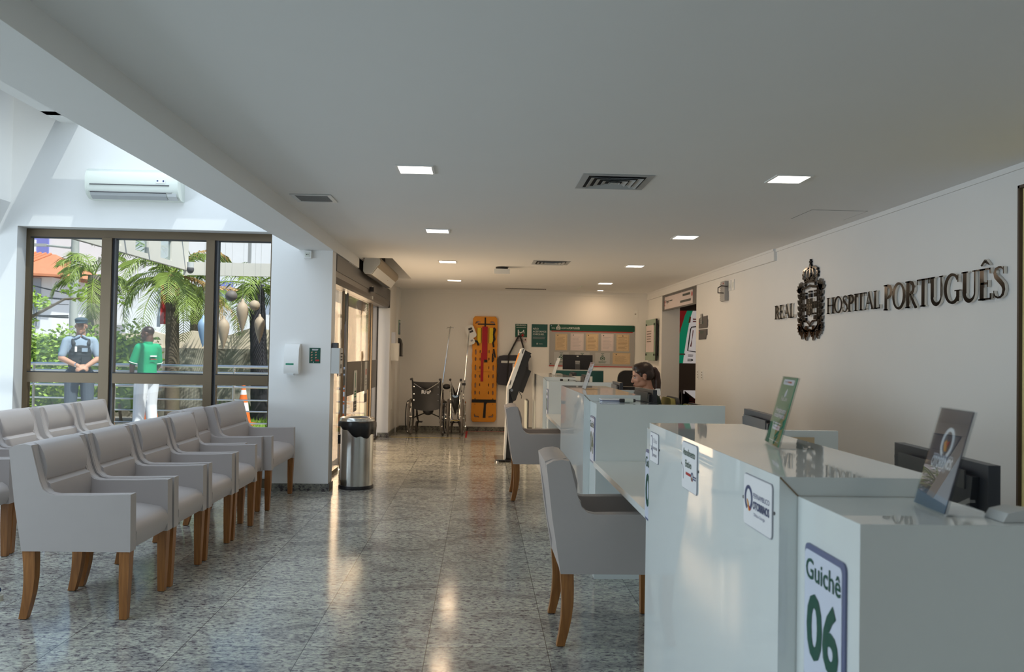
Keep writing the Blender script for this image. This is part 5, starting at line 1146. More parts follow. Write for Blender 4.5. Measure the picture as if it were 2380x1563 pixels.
# green back desk with monitor, black chair
t = thing('back_office_desk', 'desk with a dark green privacy panel in front of the notice board', 'desk', (1.5, 12.6, 0))
b = MB(); b.box('greenteal', 1.12, 1.84, 12.28, 12.31, .20, 1.13, bev=.004, seg=1); b.build('privacy_panel', t, smooth=False)
b = MB(); b.box('ltgrey', 1.12, 1.84, 12.272, 12.318, 1.13, 1.142); b.build('panel_cap', t, smooth=False)
b = MB(); b.box('lacquer_in', 1.12, 1.86, 12.31, 13.0, .70, .73); b.build('desktop', t, smooth=False)
b = MB(); b.box('ltgrey', 1.12, 1.15, 12.34, 12.96, 0, .70); b.build('end_leg', t, smooth=False); b = MB(); b.box('ltgrey', 1.82, 1.85, 12.34, 12.96, 0, .70); b.build('end_leg', t, smooth=False)
t = thing('back_monitor', 'black monitor facing away on the green panelled desk, below the notice board', 'monitor', (1.5, 12.6, .73))
fm2 = facing_us(1.255, 1.03, 12.58)
b = MB(); b.rect('black', fm2, 0, .455, 0, .335, 0, .028, bev=.006); b.build('casing', t, smooth=False)
b = MB(); b.rect('dkgrey', fm2, .19, .26, -.30, .20, .028, .05, bev=.004); b.rect('grey', fm2, .19, .26, .215, .245, .029, .036); b.rect('ltgrey', fm2, .19, .255, .195, .203, .03, .052); b.build('stand', t, smooth=False)
b = MB(); b.rect('ltgrey', fm2, .21, .24, .305, .322, .028, .031); b.rect('ltgrey', fm2, .11, .165, .02, .06, .028, .031); b.build('sticker', t, smooth=False)
b = MB(); b.box('black', 1.36, 1.60, 12.46, 12.72, .731, .745); b.build('foot', t, smooth=False)
t = thing('paper_tray', 'pale desktop box against the green privacy panel', 'tray', (1.62, 11.9, 0))
b = MB(); b.box('offwhite', 1.50, 1.72, 12.10, 12.27, .722, .955, bev=.004, seg=1); b.build('box', t, smooth=False)
b = MB(); b.box('ltgrey', 1.48, 1.74, 12.06, 12.275, 0, .7215); b.build('pedestal', t, smooth=False)
t = thing('side_cabinet', 'low pale cabinet left of the paper tray behind the farthest counter', 'cabinet', (1.3, 12.2, 0))
b = MB(); b.box('offwhite', 1.19, 1.30, 12.16, 12.27, .0, .955, bev=.004, seg=1); b.build('body', t, smooth=False); b = MB(); b.box('grey', 1.2, 1.29, 12.155, 12.16, .6, .61); b.build('handle', t, smooth=False)
def office_chair(x, y, rz, top, m_, lab, arms=False, ww=.23, g=None):
    t = thing('office_chair', lab, 'chair', (0, 0, 0), g)
    b = MB(); b.rect(m_, Fr((-.20, 0, .48), (0, -1, 0), (-.12, 0, 1)), -ww, ww, .0, top-.48, -.03, .03, rad=.10, bev=.018); b.build('backrest', t, ang=.9)
    b = MB(); b.rect('black', Fr((-.235, 0, .48), (0, -1, 0), (-.12, 0, 1)), -ww-.012, ww+.012, -.01, top-.47, -.022, .012, rad=.10, bev=.01); b.build('back_shell', t, ang=.9)
    b = MB(); b.box(m_, -.22, .24, -.23, .23, .42, .49, bev=.03, seg=3); b.build('seat', t, ang=.9)
    b = MB(); b.cyl('black', (0, 0, .08), (0, 0, .42), .028); b.tube('black', [(-.1, 0, .40), (-.28, 0, .40), (-.29, 0, .60)], .02, 8); b.build('column', t)
    b = MB()
    for k in range(5):
        a = 2*PI*k/5; b.tube('black', [(0, 0, .10), (.27*math.cos(a), .27*math.sin(a), .065)], [.022, .014], 8); b.ball('black', (.28*math.cos(a), .28*math.sin(a), .03), .03, 10, 8)
    b.build('star_base', t)
    if arms:
        for s in (-1, 1): b = MB(); b.tube('black', [(0, s*.25, .46), (.0, s*.29, .62), (.0, s*.29, .68)], .014, 6); b.box('black', -.16, .12, s*.29-.03, s*.29+.03, .68, .71, bev=.01); b.build('armrest', t)
    t.location = (x, y, 0); t.rotation_euler = (0, 0, rz); return t
office_chair(2.18, 12.05, math.radians(100), 1.15, 'vinyl', 'black office chair with arms behind the green panelled desk', True, .26)
office_chair(1.52, 7.70, math.radians(180), .985, 'olive', 'olive office chair the receptionist sits on')
office_chair(1.60, 9.35, math.radians(95), 1.02, 'olive', 'olive office chair left of the receptionist, past the middle counter', g=None)
office_chair(1.45, 6.60, math.radians(180), .985, 'olive', 'empty olive office chair below the mural doorway, only its top edge in view')
# ================================================================ people
def capsule(b, p0, p1, r0, r1=None, seg=14):
    r1 = r0 if r1 is None else r1
    b.cyl('skin_t', p0, p1, r0, r1, seg); b.ball('skin_t', p0, r0, seg, 8); b.ball('skin_t', p1, r1, seg, 8)
def chain(b, pts, rs):
    for i in range(len(pts)-1): capsule(b, pts[i], pts[i+1], rs[i], rs[i+1])
def fuse(b, name, m, parent, voxel=.008, smooth=4, displace=None):
    """melt overlapping volumes into one continuous skin"""
    me = bpy.data.meshes.new('raw'); b.bm.to_mesh(me); b.bm.free()
    o = bpy.data.objects.new('raw', me); COL.objects.link(o)
    r = o.modifiers.new('r', 'REMESH'); r.mode = 'VOXEL'; r.voxel_size = voxel
    s = o.modifiers.new('s', 'SMOOTH'); s.iterations = smooth; s.factor = .5
    dg = bpy.context.evaluated_depsgraph_get(); dg.update()
    out = bpy.data.meshes.new_from_object(o.evaluated_get(dg))
    bpy.data.objects.remove(o); bpy.data.meshes.remove(me)
    out.name = name
    for p in out.polygons: p.use_smooth = True; p.material_index = 0
    out.materials.clear(); out.materials.append(M[m])
    q = bpy.data.objects.new(name, out); COL.objects.link(q); q.parent = parent
    return q
class Head:
    """head frame: y forward, z up, origin midway between the eyes inside the skull"""
    def __init__(s, c, yaw=0., pitch=0., roll=0., k=1.):
        s.R = Matrix.Rotation(yaw, 3, 'Z') @ Matrix.Rotation(pitch, 3, 'X') @ Matrix.Rotation(roll, 3, 'Y'); s.c = V(c); s.k = k
    def p(s, x, y, z): return s.c+s.R @ (V((x, y, z))*s.k)
    def e(s, b, c, r): b.ball('skin_t', s.p(*c), V(r)*s.k, 18, 12, mx=s.R.to_4x4())
    def flesh(s, b, neck, nr=.056):
        e = s.e
        e(b, (0, -.012, .030), (.075, .096, .088)); e(b, (0, .030, -.022), (.060, .060, .082)); e(b, (0, .034, -.068), (.050, .050, .038))
        e(b, (0, .072, -.099), (.020, .016, .015))
        for x in (-1, 1):
            e(b, (x*.040, .052, -.028), (.022, .022, .022)); e(b, (x*.028, .080, .017), (.026, .009, .007)); e(b, (x*.078, -.010, -.010), (.009, .018, .030)); e(b, (x*.080, -.012, .006), (.012, .020, .014)); e(b, (x*.010, .100, -.039), (.008, .009, .007)); e(b, (x*.046, .014, -.062), (.016, .034, .030))
        capsule(b, s.p(0, .087, .006), s.p(0, .105, -.032), .0075*s.k, .0095*s.k)
        e(b, (0, .087, -.063), (.022, .010, .006)); e(b, (0, .085, -.073), (.019, .011, .007)); e(b, (0, .080, -.085), (.018, .010, .008))
        capsule(b, s.p(0, -.028, -.060), neck, nr, nr*1.12)
    def eyes(s, par):
        for x in (-1, 1):
            b = MB(); b.ball('eye', s.p(x*.030, .0735, .001), (.0135*s.k, .0105*s.k, .0075*s.k), 12, 8, mx=s.R.to_4x4()); b.ball('hair', s.p(x*.030, .0832, .001), (.006*s.k, .002*s.k, .006*s.k), 10, 6, mx=s.R.to_4x4()); b.build('eye', par)
            b = MB(); b.tube('hair', [s.p(x*.012, .087, .019), s.p(x*.03, .087, .025), s.p(x*.05, .076, .020)], [.0025*s.k, .003*s.k, .0018*s.k], 6); b.build('eyebrow', par)
def hand(b, wrist, d, n, curl=.6, k=1., side=1):
    """palm with four separate fingers and a thumb; d points along the hand, n out of its back"""
    d, n = V(d).normalized(), V(n).normalized(); n = (n-d*n.dot(d)).normalized(); w = d.cross(n)*side
    wr = V(wrist)
    for j in range(4):
        o = (j-1.5)*.019*k
        base = wr+d*.085*k+w*o
        capsule(b, wr+d*.02*k+w*o*.7, base, .0125*k, .0115*k, 10)
        L = (.072, .080, .076, .060)[j]*k; p = base; dd = V(d)
        for q in range(3):
            dd = (Matrix.Rotation(-curl*(.5 if q == 0 else .8)*side, 3, w) @ dd) if True else dd
            p2 = p+dd*L*(.42, .32, .26)[q]; capsule(b, p, p2, (.0098, .0090, .0082)[q]*k, (.0090, .0082, .0072)[q]*k, 10); p = p2
    t0 = wr+d*.030*k-w*.030*k; t1 = t0+(d*.55-w*.75-n*.25).normalized()*.042*k; t2 = t1+(d*.95-w*.15-n*.3).normalized()*.034*k
    capsule(b, wr+d*.015*k-w*.015*k, t0, .016*k, .014*k, 10); capsule(b, t0, t1, .013*k, .011*k, 10); capsule(b, t1, t2, .011*k, .009*k, 10)
def torso(b, z0=.92, sh=.19, zs=1.43, y=0., g=0., waist=.125):
    L = ((0, .155, .115), (.10, .150, .112), (.20, waist+.015, .105), (.32, .155, .115), (.42, .165, .115), (.49, .150, .095)); k = (zs-z0)/.50
    for i in range(len(L)-1):
        for q in range(4):
            u = q/4; z, rx, ry = [L[i][j]*(1-u)+L[i+1][j]*u for j in range(3)]
            b.ball('skin_t', (0, y, z0+z*k), ((rx*sh/.19)+g, ry+g, .085+g), 20, 12)
    capsule(b, (-sh+.02, y-.01, zs), (sh-.02, y-.01, zs), .055+g); capsule(b, (0, y-.01, zs), (0, y+.005, zs+.08), .06+g*.3, .055)

# ---- security officer outside, hands joined in front
P = thing('person', 'standing person outside in grey blue uniform, dark vest and cap, hands joined', 'person', (0, 0, 0))
HD = Head((0, .03, 1.69), yaw=math.radians(-14), pitch=math.radians(-2))
RA = [(.185, -.01, 1.455), (.255, .02, 1.20), (.05, .25, 1.085)]; LA = [(-.185, -.01, 1.455), (-.25, .04, 1.20), (-.055, .25, 1.075)]
LEGS = [[(.10, 0, .95), (.115, .02, .50), (.12, -.01, .09)], [(-.10, 0, .95), (-.12, .02, .50), (-.125, -.01, .09)]]
b = MB(); torso(b, .98, .18, 1.47); HD.flesh(b, (0, 0, 1.50), .062)
for A, s in ((RA, 1), (LA, -1)):
    chain(b, A, [.058, .047, .032]); hand(b, A[2], (-s*.9, .35, -.25), (0, .7, .7), .7, 1.05, s)
for Lg in LEGS: chain(b, Lg, [.085, .058, .042]); chain(b, [Lg[2], (Lg[2][0], .13, .045)], [.04, .035])
fuse(b, 'body', 'skin_t', P, .008, 3); HD.eyes(P)
b = MB(); torso(b, .98, .182, 1.47, g=.012)
for A in (RA, LA): chain(b, [A[0], tuple(V(A[0]).lerp(V(A[1]), .80))], [.066, .062])
fuse(b, 'shirt', 'shirtblue', P, .010, 8)
b = MB()
for z, rx, ry in ((1.03, .160, .140), (1.09, .161, .142), (1.14, .162, .144), (1.20, .164, .145), (1.25, .166, .146), (1.31, .163, .143), (1.36, .158, .138), (1.41, .12, .112)): b.ball('skin_t', (0, .004, z), (rx, ry, .085), 20, 12)
for s in (-1, 1): capsule(b, (s*.10, .085, 1.42), (s*.105, .05, 1.475), .034, .03); capsule(b, (s*.105, .05, 1.475), (s*.105, -.08, 1.475), .03, .034)
ve = fuse(b, 'vest', 'vest', P, .010, 6)
b = MB(); b.box('shirtblue', -.085, -.005, .135, .158, 1.30, 1.36, bev=.008); b.box('paper', .06, .09, .138, .160, 1.30, 1.38, bev=.006); b.box('vest', -.12, .0, .13, .165, 1.10, 1.22, bev=.012); b.box('vest', .03, .13, .13, .165, 1.08, 1.20, bev=.012); b.build('vest_pouch', P)
b = MB(); b.lathe('vest', [(.165, 0), (.172, .005), (.172, .05), (.165, .055)], (0, 0, .955), 28, ((1, 0, 0), (0, .76, 0), (0, 0, 1))); b.build('belt', P)
b = MB()
for s in (-1, 1): b.ball('shirtblue', (s*.05, .085, 1.525), (.055, .03, .02), 12, 8, mx=Matrix.Rotation(s*.6, 4, 'Y'))
b.build('collar', P)
b = MB(); b.ball('skin_t', (0, 0, .93), (.172, .130, .12), 20, 12)
for Lg in LEGS: chain(b, Lg, [.108, .085, .070])
fuse(b, 'trousers', 'trousdk', P, .010, 3)
for Lg in LEGS: b = MB(); x = Lg[2][0]; b.ball('black', (x, .05, .05), (.052, .145, .05), 16, 10); b.box('black', x-.05, x+.05, -.08, .18, 0, .03, bev=.012); b.build('boot', P)
b = MB(); b.ball('cap', HD.p(0, -.012, .098), (.092, .108, .042), 24, 12, mx=HD.R.to_4x4()); b.lathe('cap', [(.083, -.03), (.086, .0), (.088, .02)], HD.p(0, -.01, .078), 24, (HD.R @ V((1, 0, 0)), HD.R @ V((0, 1.17, 0)), HD.R @ V((0, 0, 1)))); b.ball('cap', HD.p(0, .105, .052), (.068, .055, .008), 18, 8, mx=HD.R.to_4x4()); b.build('cap', P)
b = MB()
for s in (-1, 1): b.tube('ink', [HD.p(s*.031+.021*math.cos(2*PI*k/14), .101-.012*abs(math.sin(0)), .001+.014*math.sin(2*PI*k/14)) for k in range(14)], .0016, 5, closed=True); b.tube('ink', [HD.p(s*.052, .100, .004), HD.p(s*.078, .0, .004)], .0016, 5)
b.tube('ink', [HD.p(-.010, .102, .004), HD.p(.010, .102, .004)], .0016, 5); b.build('glasses', P)
b = MB(); b.ball('ltgrey', HD.p(0, .070, -.082), (.040*1, .030, .026), 14, 8, mx=HD.R.to_4x4()); b.build('beard', P) if False else b.bm.free()
b = MB(); wr = V(RA[1]).lerp(V(RA[2]), .90); b.lathe('chrome', [(.034, -.012), (.038, 0), (.034, .012)], wr, 16, ((0, 0, 1), tuple((V(RA[2])-V(RA[1])).normalized().cross(V((0, 0, 1)))), tuple((V(RA[2])-V(RA[1])).normalized()))); b.build('watch', P)
b = MB(); b.rect('green2', Fr((.285, .02, 1.30), (0, 1, .0), (0, 0, 1)), -.03, .03, 0, .05, 0, .012); b.rect('tagyellow', Fr((.285, .02, 1.30), (0, 1, .0), (0, 0, 1)), -.02, .02, .015, .035, .010, .014); b.build('arm_badge', P)
P.location = (-6.14, 12.9, -.02); P.rotation_euler = (0, 0, math.radians(212))

# ---- man in green shirt outside, seen from behind
P = thing('person', 'standing person outside in emerald shirt and white trousers, hand on hip', 'person', (0, 0, 0))
HD = Head((0, .02, 1.595), yaw=math.radians(36), pitch=math.radians(-8))
LA = [(-.165, -.01, 1.37), (-.215, .06, 1.11), (-.165, .15, .935)]; RA = [(.165, -.01, 1.37), (.215, .03, 1.10), (.16, .16, .93)]
LEGS = [[(.09, 0, .88), (.10, .03, .48), (.11, -.01, .09)], [(-.09, 0, .88), (-.105, .02, .48), (-.15, -.02, .09)]]
b = MB(); torso(b, .90, .165, 1.38); HD.flesh(b, (0, -.005, 1.40), .058)
for A, s in ((RA, 1), (LA, -1)): chain(b, A, [.054, .043, .030]); hand(b, A[2], (-s*.55, .45, -.6), (s*.8, -.2, .3), .5, 1., s)
for Lg in LEGS: chain(b, Lg, [.085, .058, .042]); chain(b, [Lg[2], (Lg[2][0], .13, .045)], [.04, .035])
fuse(b, 'body', 'skin_d', P, .008, 3); HD.eyes(P)
b = MB(); torso(b, .93, .168, 1.38, g=.016, waist=.135)
for z in (.90, .96): b.ball('skin_t', (0, 0, z), (.168, .138, .06), 20, 10)
for A in (RA, LA): chain(b, [A[0], tuple(V(A[0]).lerp(V(A[1]), .78))], [.066, .066])
sh = fuse(b, 'shirt', 'shirtgreen', P, .010, 8)
b = MB()
for A in (RA, LA):
    c_ = V(A[0]).lerp(V(A[1]), .86); d_ = (V(A[1])-V(A[0])).normalized(); u_ = d_.orthogonal().normalized(); b.lathe('paper', [(.066, -.005), (.069, 0), (.066, .005)], c_, 20, (u_, d_.cross(u_), d_))
b.build('sleeve_trim', P)
b = MB(); fr = Fr((0, -.152, 1.24), (1, 0, 0), (0, 0, 1)); b.rect('paper', fr, -.055, .055, 0, .02, -.01, .004); b.rect('red', fr, -.05, .06, -.045, -.035, 0, .004); b.build('back_print', P)
b = MB()
for z, r in ((1.455, .066), (1.475, .068)): pass
b.lathe('shirtgreen', [(.060, 0), (.070, .0), (.066, .045), (.058, .045)], (0, -.008, 1.43), 22); b.build('collar', P)
b = MB(); b.ball('skin_t', (0, 0, .88), (.165, .125, .12), 20, 12)
for Lg in LEGS: chain(b, Lg, [.112, .092, .080])
fuse(b, 'trousers', 'trouswh', P, .010, 3)
for Lg in LEGS: b = MB(); x = Lg[2][0]; b.ball('paper', (x, .05, .05), (.05, .14, .048), 16, 10); b.box('paper', x-.048, x+.048, -.08, .18, 0, .03, bev=.012); b.build('shoe', P)
b = MB(); b.ball('hair', HD.p(0, -.022, .040), (.0765, .092, .082), 20, 12, mx=HD.R.to_4x4()); b.build('cropped_hair', P)
P.location = (-5.24, 13.2, -.02); P.rotation_euler = (0, 0, math.radians(56))

# ---- receptionist, profile to the left, looking down
P = thing('person', 'seated person with a dark ponytail, dark green jacket and white collar', 'person', (0, 0, 0))
HD = Head((0, .065, 1.182), yaw=math.radians(-3), pitch=math.radians(-13), k=1.0)
RA = [(.155, .0, .955), (.20, .06, .72), (.09, .33, .79)]; LA = [(-.155, .0, .955), (-.20, .06, .72), (-.09, .33, .79)]
b = MB(); torso(b, .50, .16, .955, waist=.105); HD.flesh(b, (0, -.015, .975), .047)
for A, s in ((RA, 1), (LA, -1)): chain(b, A, [.046, .038, .026]); hand(b, A[2], (-s*.25, .95, -.1), (0, .1, 1), .4, .9, s)
for s in (-1, 1): chain(b, [(s*.09, .02, .55), (s*.10, .42, .54), (s*.10, .40, .10)], [.082, .058, .040]); chain(b, [(s*.10, .40, .10), (s*.10, .54, .045)], [.04, .032])
fuse(b, 'body', 'skin_l', P, .0055, 3); HD.eyes(P)
b = MB(); b.ball('lip', HD.p(0, .0945, -.0635), (.018, .005, .0045), 12, 8, mx=HD.R.to_4x4()); b.ball('lip', HD.p(0, .0930, -.0725), (.016, .005, .005), 12, 8, mx=HD.R.to_4x4()); b.build('lips', P)
b = MB()   # hair: swept back cap with a soft hairline
e = HD.e
e(b, (0, -.022, .046), (.083, .100, .084)); e(b, (0, .012, .086), (.062, .066, .040)); e(b, (0, -.075, .0), (.060, .050, .060))
for s in (-1, 1): e(b, (s*.052, .008, .056), (.030, .048, .038)); e(b, (s*.062, -.05, .0), (.026, .045, .05)); e(b, (s*.073, .018, .018), (.008, .014, .026))
fuse(b, 'hair', 'hair', P, .006, 3)
b = MB(); pt = [HD.p(0, -.100, .040), HD.p(0, -.124, .032), HD.p(0, -.136, -.015), HD.p(0, -.128, -.09), HD.p(0, -.108, -.17), HD.p(0, -.088, -.25), HD.p(0, -.075, -.31)]
chain(b, pt, [.022, .030, .034, .034, .031, .024, .008]); fuse(b, 'ponytail', 'hairtail', P, .006, 2)
b = MB(); b.lathe('black', [(.022, -.012), (.033, -.008), (.033, .008), (.022, .012)], HD.p(0, -.106, .042), 16, (HD.R @ V((1, 0, 0)), HD.R @ V((0, 0, 1)), HD.R @ V((0, 1, 0)))); b.build('hair_tie', P)
b = MB(); torso(b, .50, .163, .955, g=.015, waist=.115)
for A in (RA, LA): chain(b, [A[0], A[1], tuple(V(A[1]).lerp(V(A[2]), .85))], [.062, .054, .046])
fuse(b, 'jacket', 'jacket', P, .009, 6)
b = MB()
for s in (-1, 1): b.poly('blouse', Fr((s*.078, -.06, 1.012), (0, 1, -.35), (-s*.55, .1, 1)), [(-.03, -.02), (.06, -.035), (.15, -.10), (.165, -.06), (.10, .03), (.0, .06), (-.04, .045)], -.010, .008)
b.lathe('blouse', [(.058, 0), (.062, .0), (.056, .035), (.052, .035)], (0, -.018, 1.0), 22); b.build('blouse_collar', P)
b = MB()
for s in (-1, 1): chain(b, [(s*.09, .02, .55), (s*.10, .42, .54), (s*.10, .40, .12)], [.098, .074, .058])
fuse(b, 'trousers', 'jacket', P, .010, 3)
for s in (-1, 1): b = MB(); b.ball('black', (s*.10, .48, .045), (.042, .12, .045), 14, 8); b.build('shoe', P)
P.location = (1.575, 7.66, 0); P.rotation_euler = (0, 0, math.radians(92))

# ---- person cut by the left frame edge: a navy canvas shoe and a hand
ch = duplicate(c0, (-3.30, 4.67, 0), 0, 'rear row armchair outside the left frame edge, under the person with navy shoes'); ch['group'] = GR
P = thing('person', 'seated person cut by the left frame edge, navy canvas shoe in view', 'person', (0, 0, 0))
HD = Head((0, .10, 1.22), 0, math.radians(-8))
RA = [(.18, .03, 1.02), (.245, .10, .78), (.235, .34, .665)]; LA = [(-.18, .03, 1.02), (-.245, .10, .78), (-.235, .36, .655)]
LG = [[(.09, .02, .56), (.10, .43, .55), (.12, .56, .12)], [(-.09, .02, .56), (-.10, .43, .55), (-.10, .40, .12)]]
b = MB(); torso(b, .54, .185, 1.02); HD.flesh(b, (0, .01, 1.04), .055)
for A, s in ((RA, 1), (LA, -1)): chain(b, A, [.052, .042, .030]); hand(b, A[2], (0, .95, -.25), (0, .25, 1), .5, 1., s)
for Lg in LG: chain(b, Lg, [.082, .058, .042]); chain(b, [Lg[2], (Lg[2][0], Lg[2][1]+.15, .05)], [.04, .034])
fuse(b, 'body', 'skin_d', P, .008, 3); HD.eyes(P)
b = MB(); torso(b, .54, .19, 1.02, g=.016)
for A in (RA, LA): chain(b, [A[0], tuple(V(A[0]).lerp(V(A[1]), .75))], [.070, .066])
fuse(b, 'shirt', 'ltgrey', P, .010, 3)
b = MB()
for Lg in LG: chain(b, Lg, [.10, .076, .064])
fuse(b, 'trousers', 'trousdk', P, .010, 3)
b = MB(); b.ball('hair', HD.p(0, -.022, .040), (.079, .094, .084), 20, 12, mx=HD.R.to_4x4()); b.build('cropped_hair', P)
for Lg in LG:
    x, y = Lg[2][0], Lg[2][1]
    b = MB(); b.ball('skin_t', (x, y+.12, .055), (.046, .085, .030), 18, 10); capsule(b, (x, y+.01, .065), (x, y+.1, .052), .045, .042); capsule(b, (x, y, .065), (x, y, .09), .05, .05); so = fuse(b, 'shoe', 'shoenavy', P, .006, 2)
    b = MB(); pts = [(x+.047*math.cos(a)*(1 if math.sin(a) > 0 else .9), y+.075+.140*math.sin(a)) for a in [2*PI*k/28 for k in range(28)]]; b.poly('sole', Fr((0, 0, 0), (1, 0, 0), (0, 1, 0)), pts, 0, .030, bev=.008); b.build('sole', so)
P.location = (-3.31, 4.67, 0); P.rotation_euler = (0, 0, math.radians(-90))
# ================================================================ outside the glass
GZ = -.02
st('floor_terrace', (-9, -1.66, 8.35, 14.2, -.15, GZ), (-9, -6.9, -4, 8.35, -.15, GZ), m='paving')
st('ground', (-60, 12, 14.2, 80, -.2, -.05), m='paving')
b = MB(); b.box('grass', -5.4, -1.9, 14.3, 16.85, -.06, .02)
rd = random.Random(3)
for k in range(2600):
    x, y = rd.uniform(-5.4, -1.9), rd.uniform(14.3, 16.8); a = rd.uniform(0, PI); h = rd.uniform(.04, .10); c, s = math.cos(a)*.008, math.sin(a)*.008
    b.faces('grass', [V((x-c, y-s, .02)), V((x+c, y+s, .02)), V((x+rd.uniform(-.03, .03), y+rd.uniform(-.03, .03), .02+h))], [(0, 1, 2)])
o = tag(b.build('lawn', smooth=False), 'strip of short lawn in front of the stained garden wall', 'grass'); o['kind'] = 'stuff'
# garden wall: low stained stretch with a sloping top, higher cream stretch to the right
b = MB(); b.box('concrete', -12, -3.5, 17.0, 17.25, -.1, 1.36)
f = facing_us(0, 0, 17.12); b.poly('limewall', f, [(-7.6, 1.36), (-7.4, 1.62), (-6.7, 1.70), (-6.3, 1.6), (-5.9, 1.72), (-5.2, 1.62), (-4.7, 1.80), (-4.2, 1.75), (-3.5, 2.15), (-3.5, 1.36)], -.12, .05)
struct(b.build('wall_garden', smooth=False))
st('wall_garden_high', (-3.5, 1.5, 16.9, 17.25, -.1, 2.9), (-3.5, 1.5, 16.87, 16.9, 2.10, 2.16), m='limewall')
# railing
t = thing('terrace_railing', 'satin steel terrace railing with five horizontal bars behind the two standing people', 'railing', (-5, 13.75, 0))
for z, r in ((1.07, .026), (.965, .020), (.735, .020), (.52, .013), (.335, .013), (.14, .013)):
    b = MB(); b.tube('rail', [(-9, 13.75, z), (-1.9, 13.75, z)], r, 10); b.build('bar', t)
for x in (-8.7, -7.27, -5.98, -4.05, -2.72):
    b = MB(); b.tube('rail', [(x, 13.75, GZ), (x, 13.75, 1.07)], .022, 10); b.build('post', t)
# foliage helpers
def leafcloud(b, m, c, r, n, size, rd, flat=.6):
    for k in range(n):
        while True:
            q = V((rd.uniform(-1, 1), rd.uniform(-1, 1), rd.uniform(-1, 1)))
            if .3 < q.length < 1: break
        p = V(c)+V((q.x*r[0], q.y*r[1], q.z*r[2])); u = V((rd.gauss(0, 1), rd.gauss(0, 1), rd.gauss(0, .6))).normalized(); w = u.orthogonal().normalized(); w = (Matrix.Rotation(rd.uniform(0, 6.28), 3, u) @ w); L = size*rd.uniform(.7, 1.3)
        nn = u.cross(w)
        b.faces(m, [p-u*L*.5, p+w*L*.25+nn*L*.05, p+u*L*.5, p-w*L*.25+nn*L*.05], [(0, 1, 2, 3)])
t = thing('hedge', 'sunlit yellow green hedge behind the railing at the left', 'hedge', (-8, 15.6, 0))
b = MB(); rd = random.Random(11)
for k in range(15): x = -10.2+k*.27; leafcloud(b, 'leaf1', (x, 15.6+rd.uniform(-.2, .2), .95+rd.uniform(-.1, .25)), (.42, .55, .80), 620, .095, rd)
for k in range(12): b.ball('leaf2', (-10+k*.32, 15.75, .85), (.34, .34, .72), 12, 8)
b.build('foliage', t, smooth=False)
b = MB()
for k in range(9): x = -10+k*.42; b.tube('bark', [(x, 15.6, -.05), (x+rd.uniform(-.1, .1), 15.6, .5), (x+rd.uniform(-.2, .2), 15.55, 1.2)], [.03, .025, .012], 6)
b.build('stem', t)
t = thing('garden_tree', 'thin leafy tree in front of the red roofed house, far left pane', 'tree', (-13, 24, 0))
b = MB(); rd = random.Random(5)
for c_, n_ in (((-13.3, 24, 2.95), 120), ((-12.9, 24.2, 2.6), 140), ((-11.6, 24.3, 2.9), 90), ((-10.9, 24.3, 2.75), 60), ((-13.2, 24, 2.0), 160)): leafcloud(b, 'leaf1', c_, (.55, .5, .26), n_, .17, rd)
b.build('foliage', t, smooth=False)
b = MB(); b.tube('bark', [(-13, 24, 0), (-13.1, 24, 1.6), (-13.2, 24, 2.4), (-13.1, 24, 3)], [.09, .08, .06, .03], 8); b.tube('bark', [(-13.1, 24, 2), (-12, 24.2, 2.7), (-10.9, 24.3, 2.8)], [.05, .035, .015], 6); b.build('trunk', t)
def palm_frond(b, m, base, az, el, L, rd, n=34, lw=.013, ll=.42, droop=1.0):
    pts = []; p = V(base); e = el; d = V((math.cos(az), math.sin(az), 0))
    for i in range(n+1):
        pts.append(V(p)); p = p+(d*math.cos(e)+V((0, 0, math.sin(e))))*(L/n); e -= droop*2.2/n*(.35+1.1*i/n)
    b.tube(m, pts[::3]+[pts[-1]], [.016-.013*k/(len(pts[::3])) for k in range(len(pts[::3])+1)], 5)
    side = V((-d.y, d.x, 0))
    for i in range(3, n+1):
        tg = (pts[i]-pts[i-1]).normalized(); up = side.cross(tg)
        for s in (-1, 1):
            l = ll*(math.sin(PI*min(1, .12+.88*i/n))**.6)*rd.uniform(.8, 1.1); q = (side*s*.8+tg*.75+up*rd.uniform(-.1, .35)).normalized()
            p0 = pts[i]; p1 = p0+q*l*.55; p2 = p1+(q+V((0, 0, -.75))).normalized()*l*.5; w = tg*lw
            b.faces(m, [p0-w*.5, p0+w*.5, p1+w*.8, p2, p1-w*.8], [(0, 1, 2, 3, 4)])
def palm(x, y, h, r, tm, lab, nf, L, seed, lean=0., sheath=True, ll=.42, dry=2):
    rd = random.Random(seed); t = thing('palm_tree', lab, 'palm tree', (x, y, GZ), 'palms beyond the terrace')
    b = MB(); n = 14; pr = [(x+lean*(k/n)**1.4, y, GZ-.03+(h+.03)*k/n) for k in range(n+1)]
    b.tube(tm, pr, [r*(1.12-.2*k/n+.05*(k % 2)) for k in range(n+1)], 14); b.build('trunk', t)
    tp = V(pr[-1])
    if sheath: b = MB(); b.tube('crownshaft', [tp-V((0, 0, .02)), tp+V((0, 0, .22)), tp+V((0, 0, .42))], [r*1.12, r*1.0, r*.6], 12); b.tube('bark', [tp+V((-r*.7, -.06, .0)), tp+V((-r*.75, -.05, .40))], [r*.5, r*.3], 8); b.build('sheath', t); tp = tp+V((0, 0, .35))
    for k in range(nf):
        az = 2*PI*k/nf+rd.uniform(-.25, .25); el = rd.uniform(.15, 1.15) if k % 3 else rd.uniform(-.5, .2)
        b = MB(); palm_frond(b, 'palmdry' if k < dry else 'palm', tp, az, el, L*rd.uniform(.8, 1.1), rd, ll=ll, droop=rd.uniform(.8, 1.25)); b.build('frond', t, smooth=False)
palm(-5.57, 15.2, 2.35, .115, 'bark', 'palm with an orange sheathed dark trunk in the middle window pane', 20, 1.55, 21, lean=-.05)
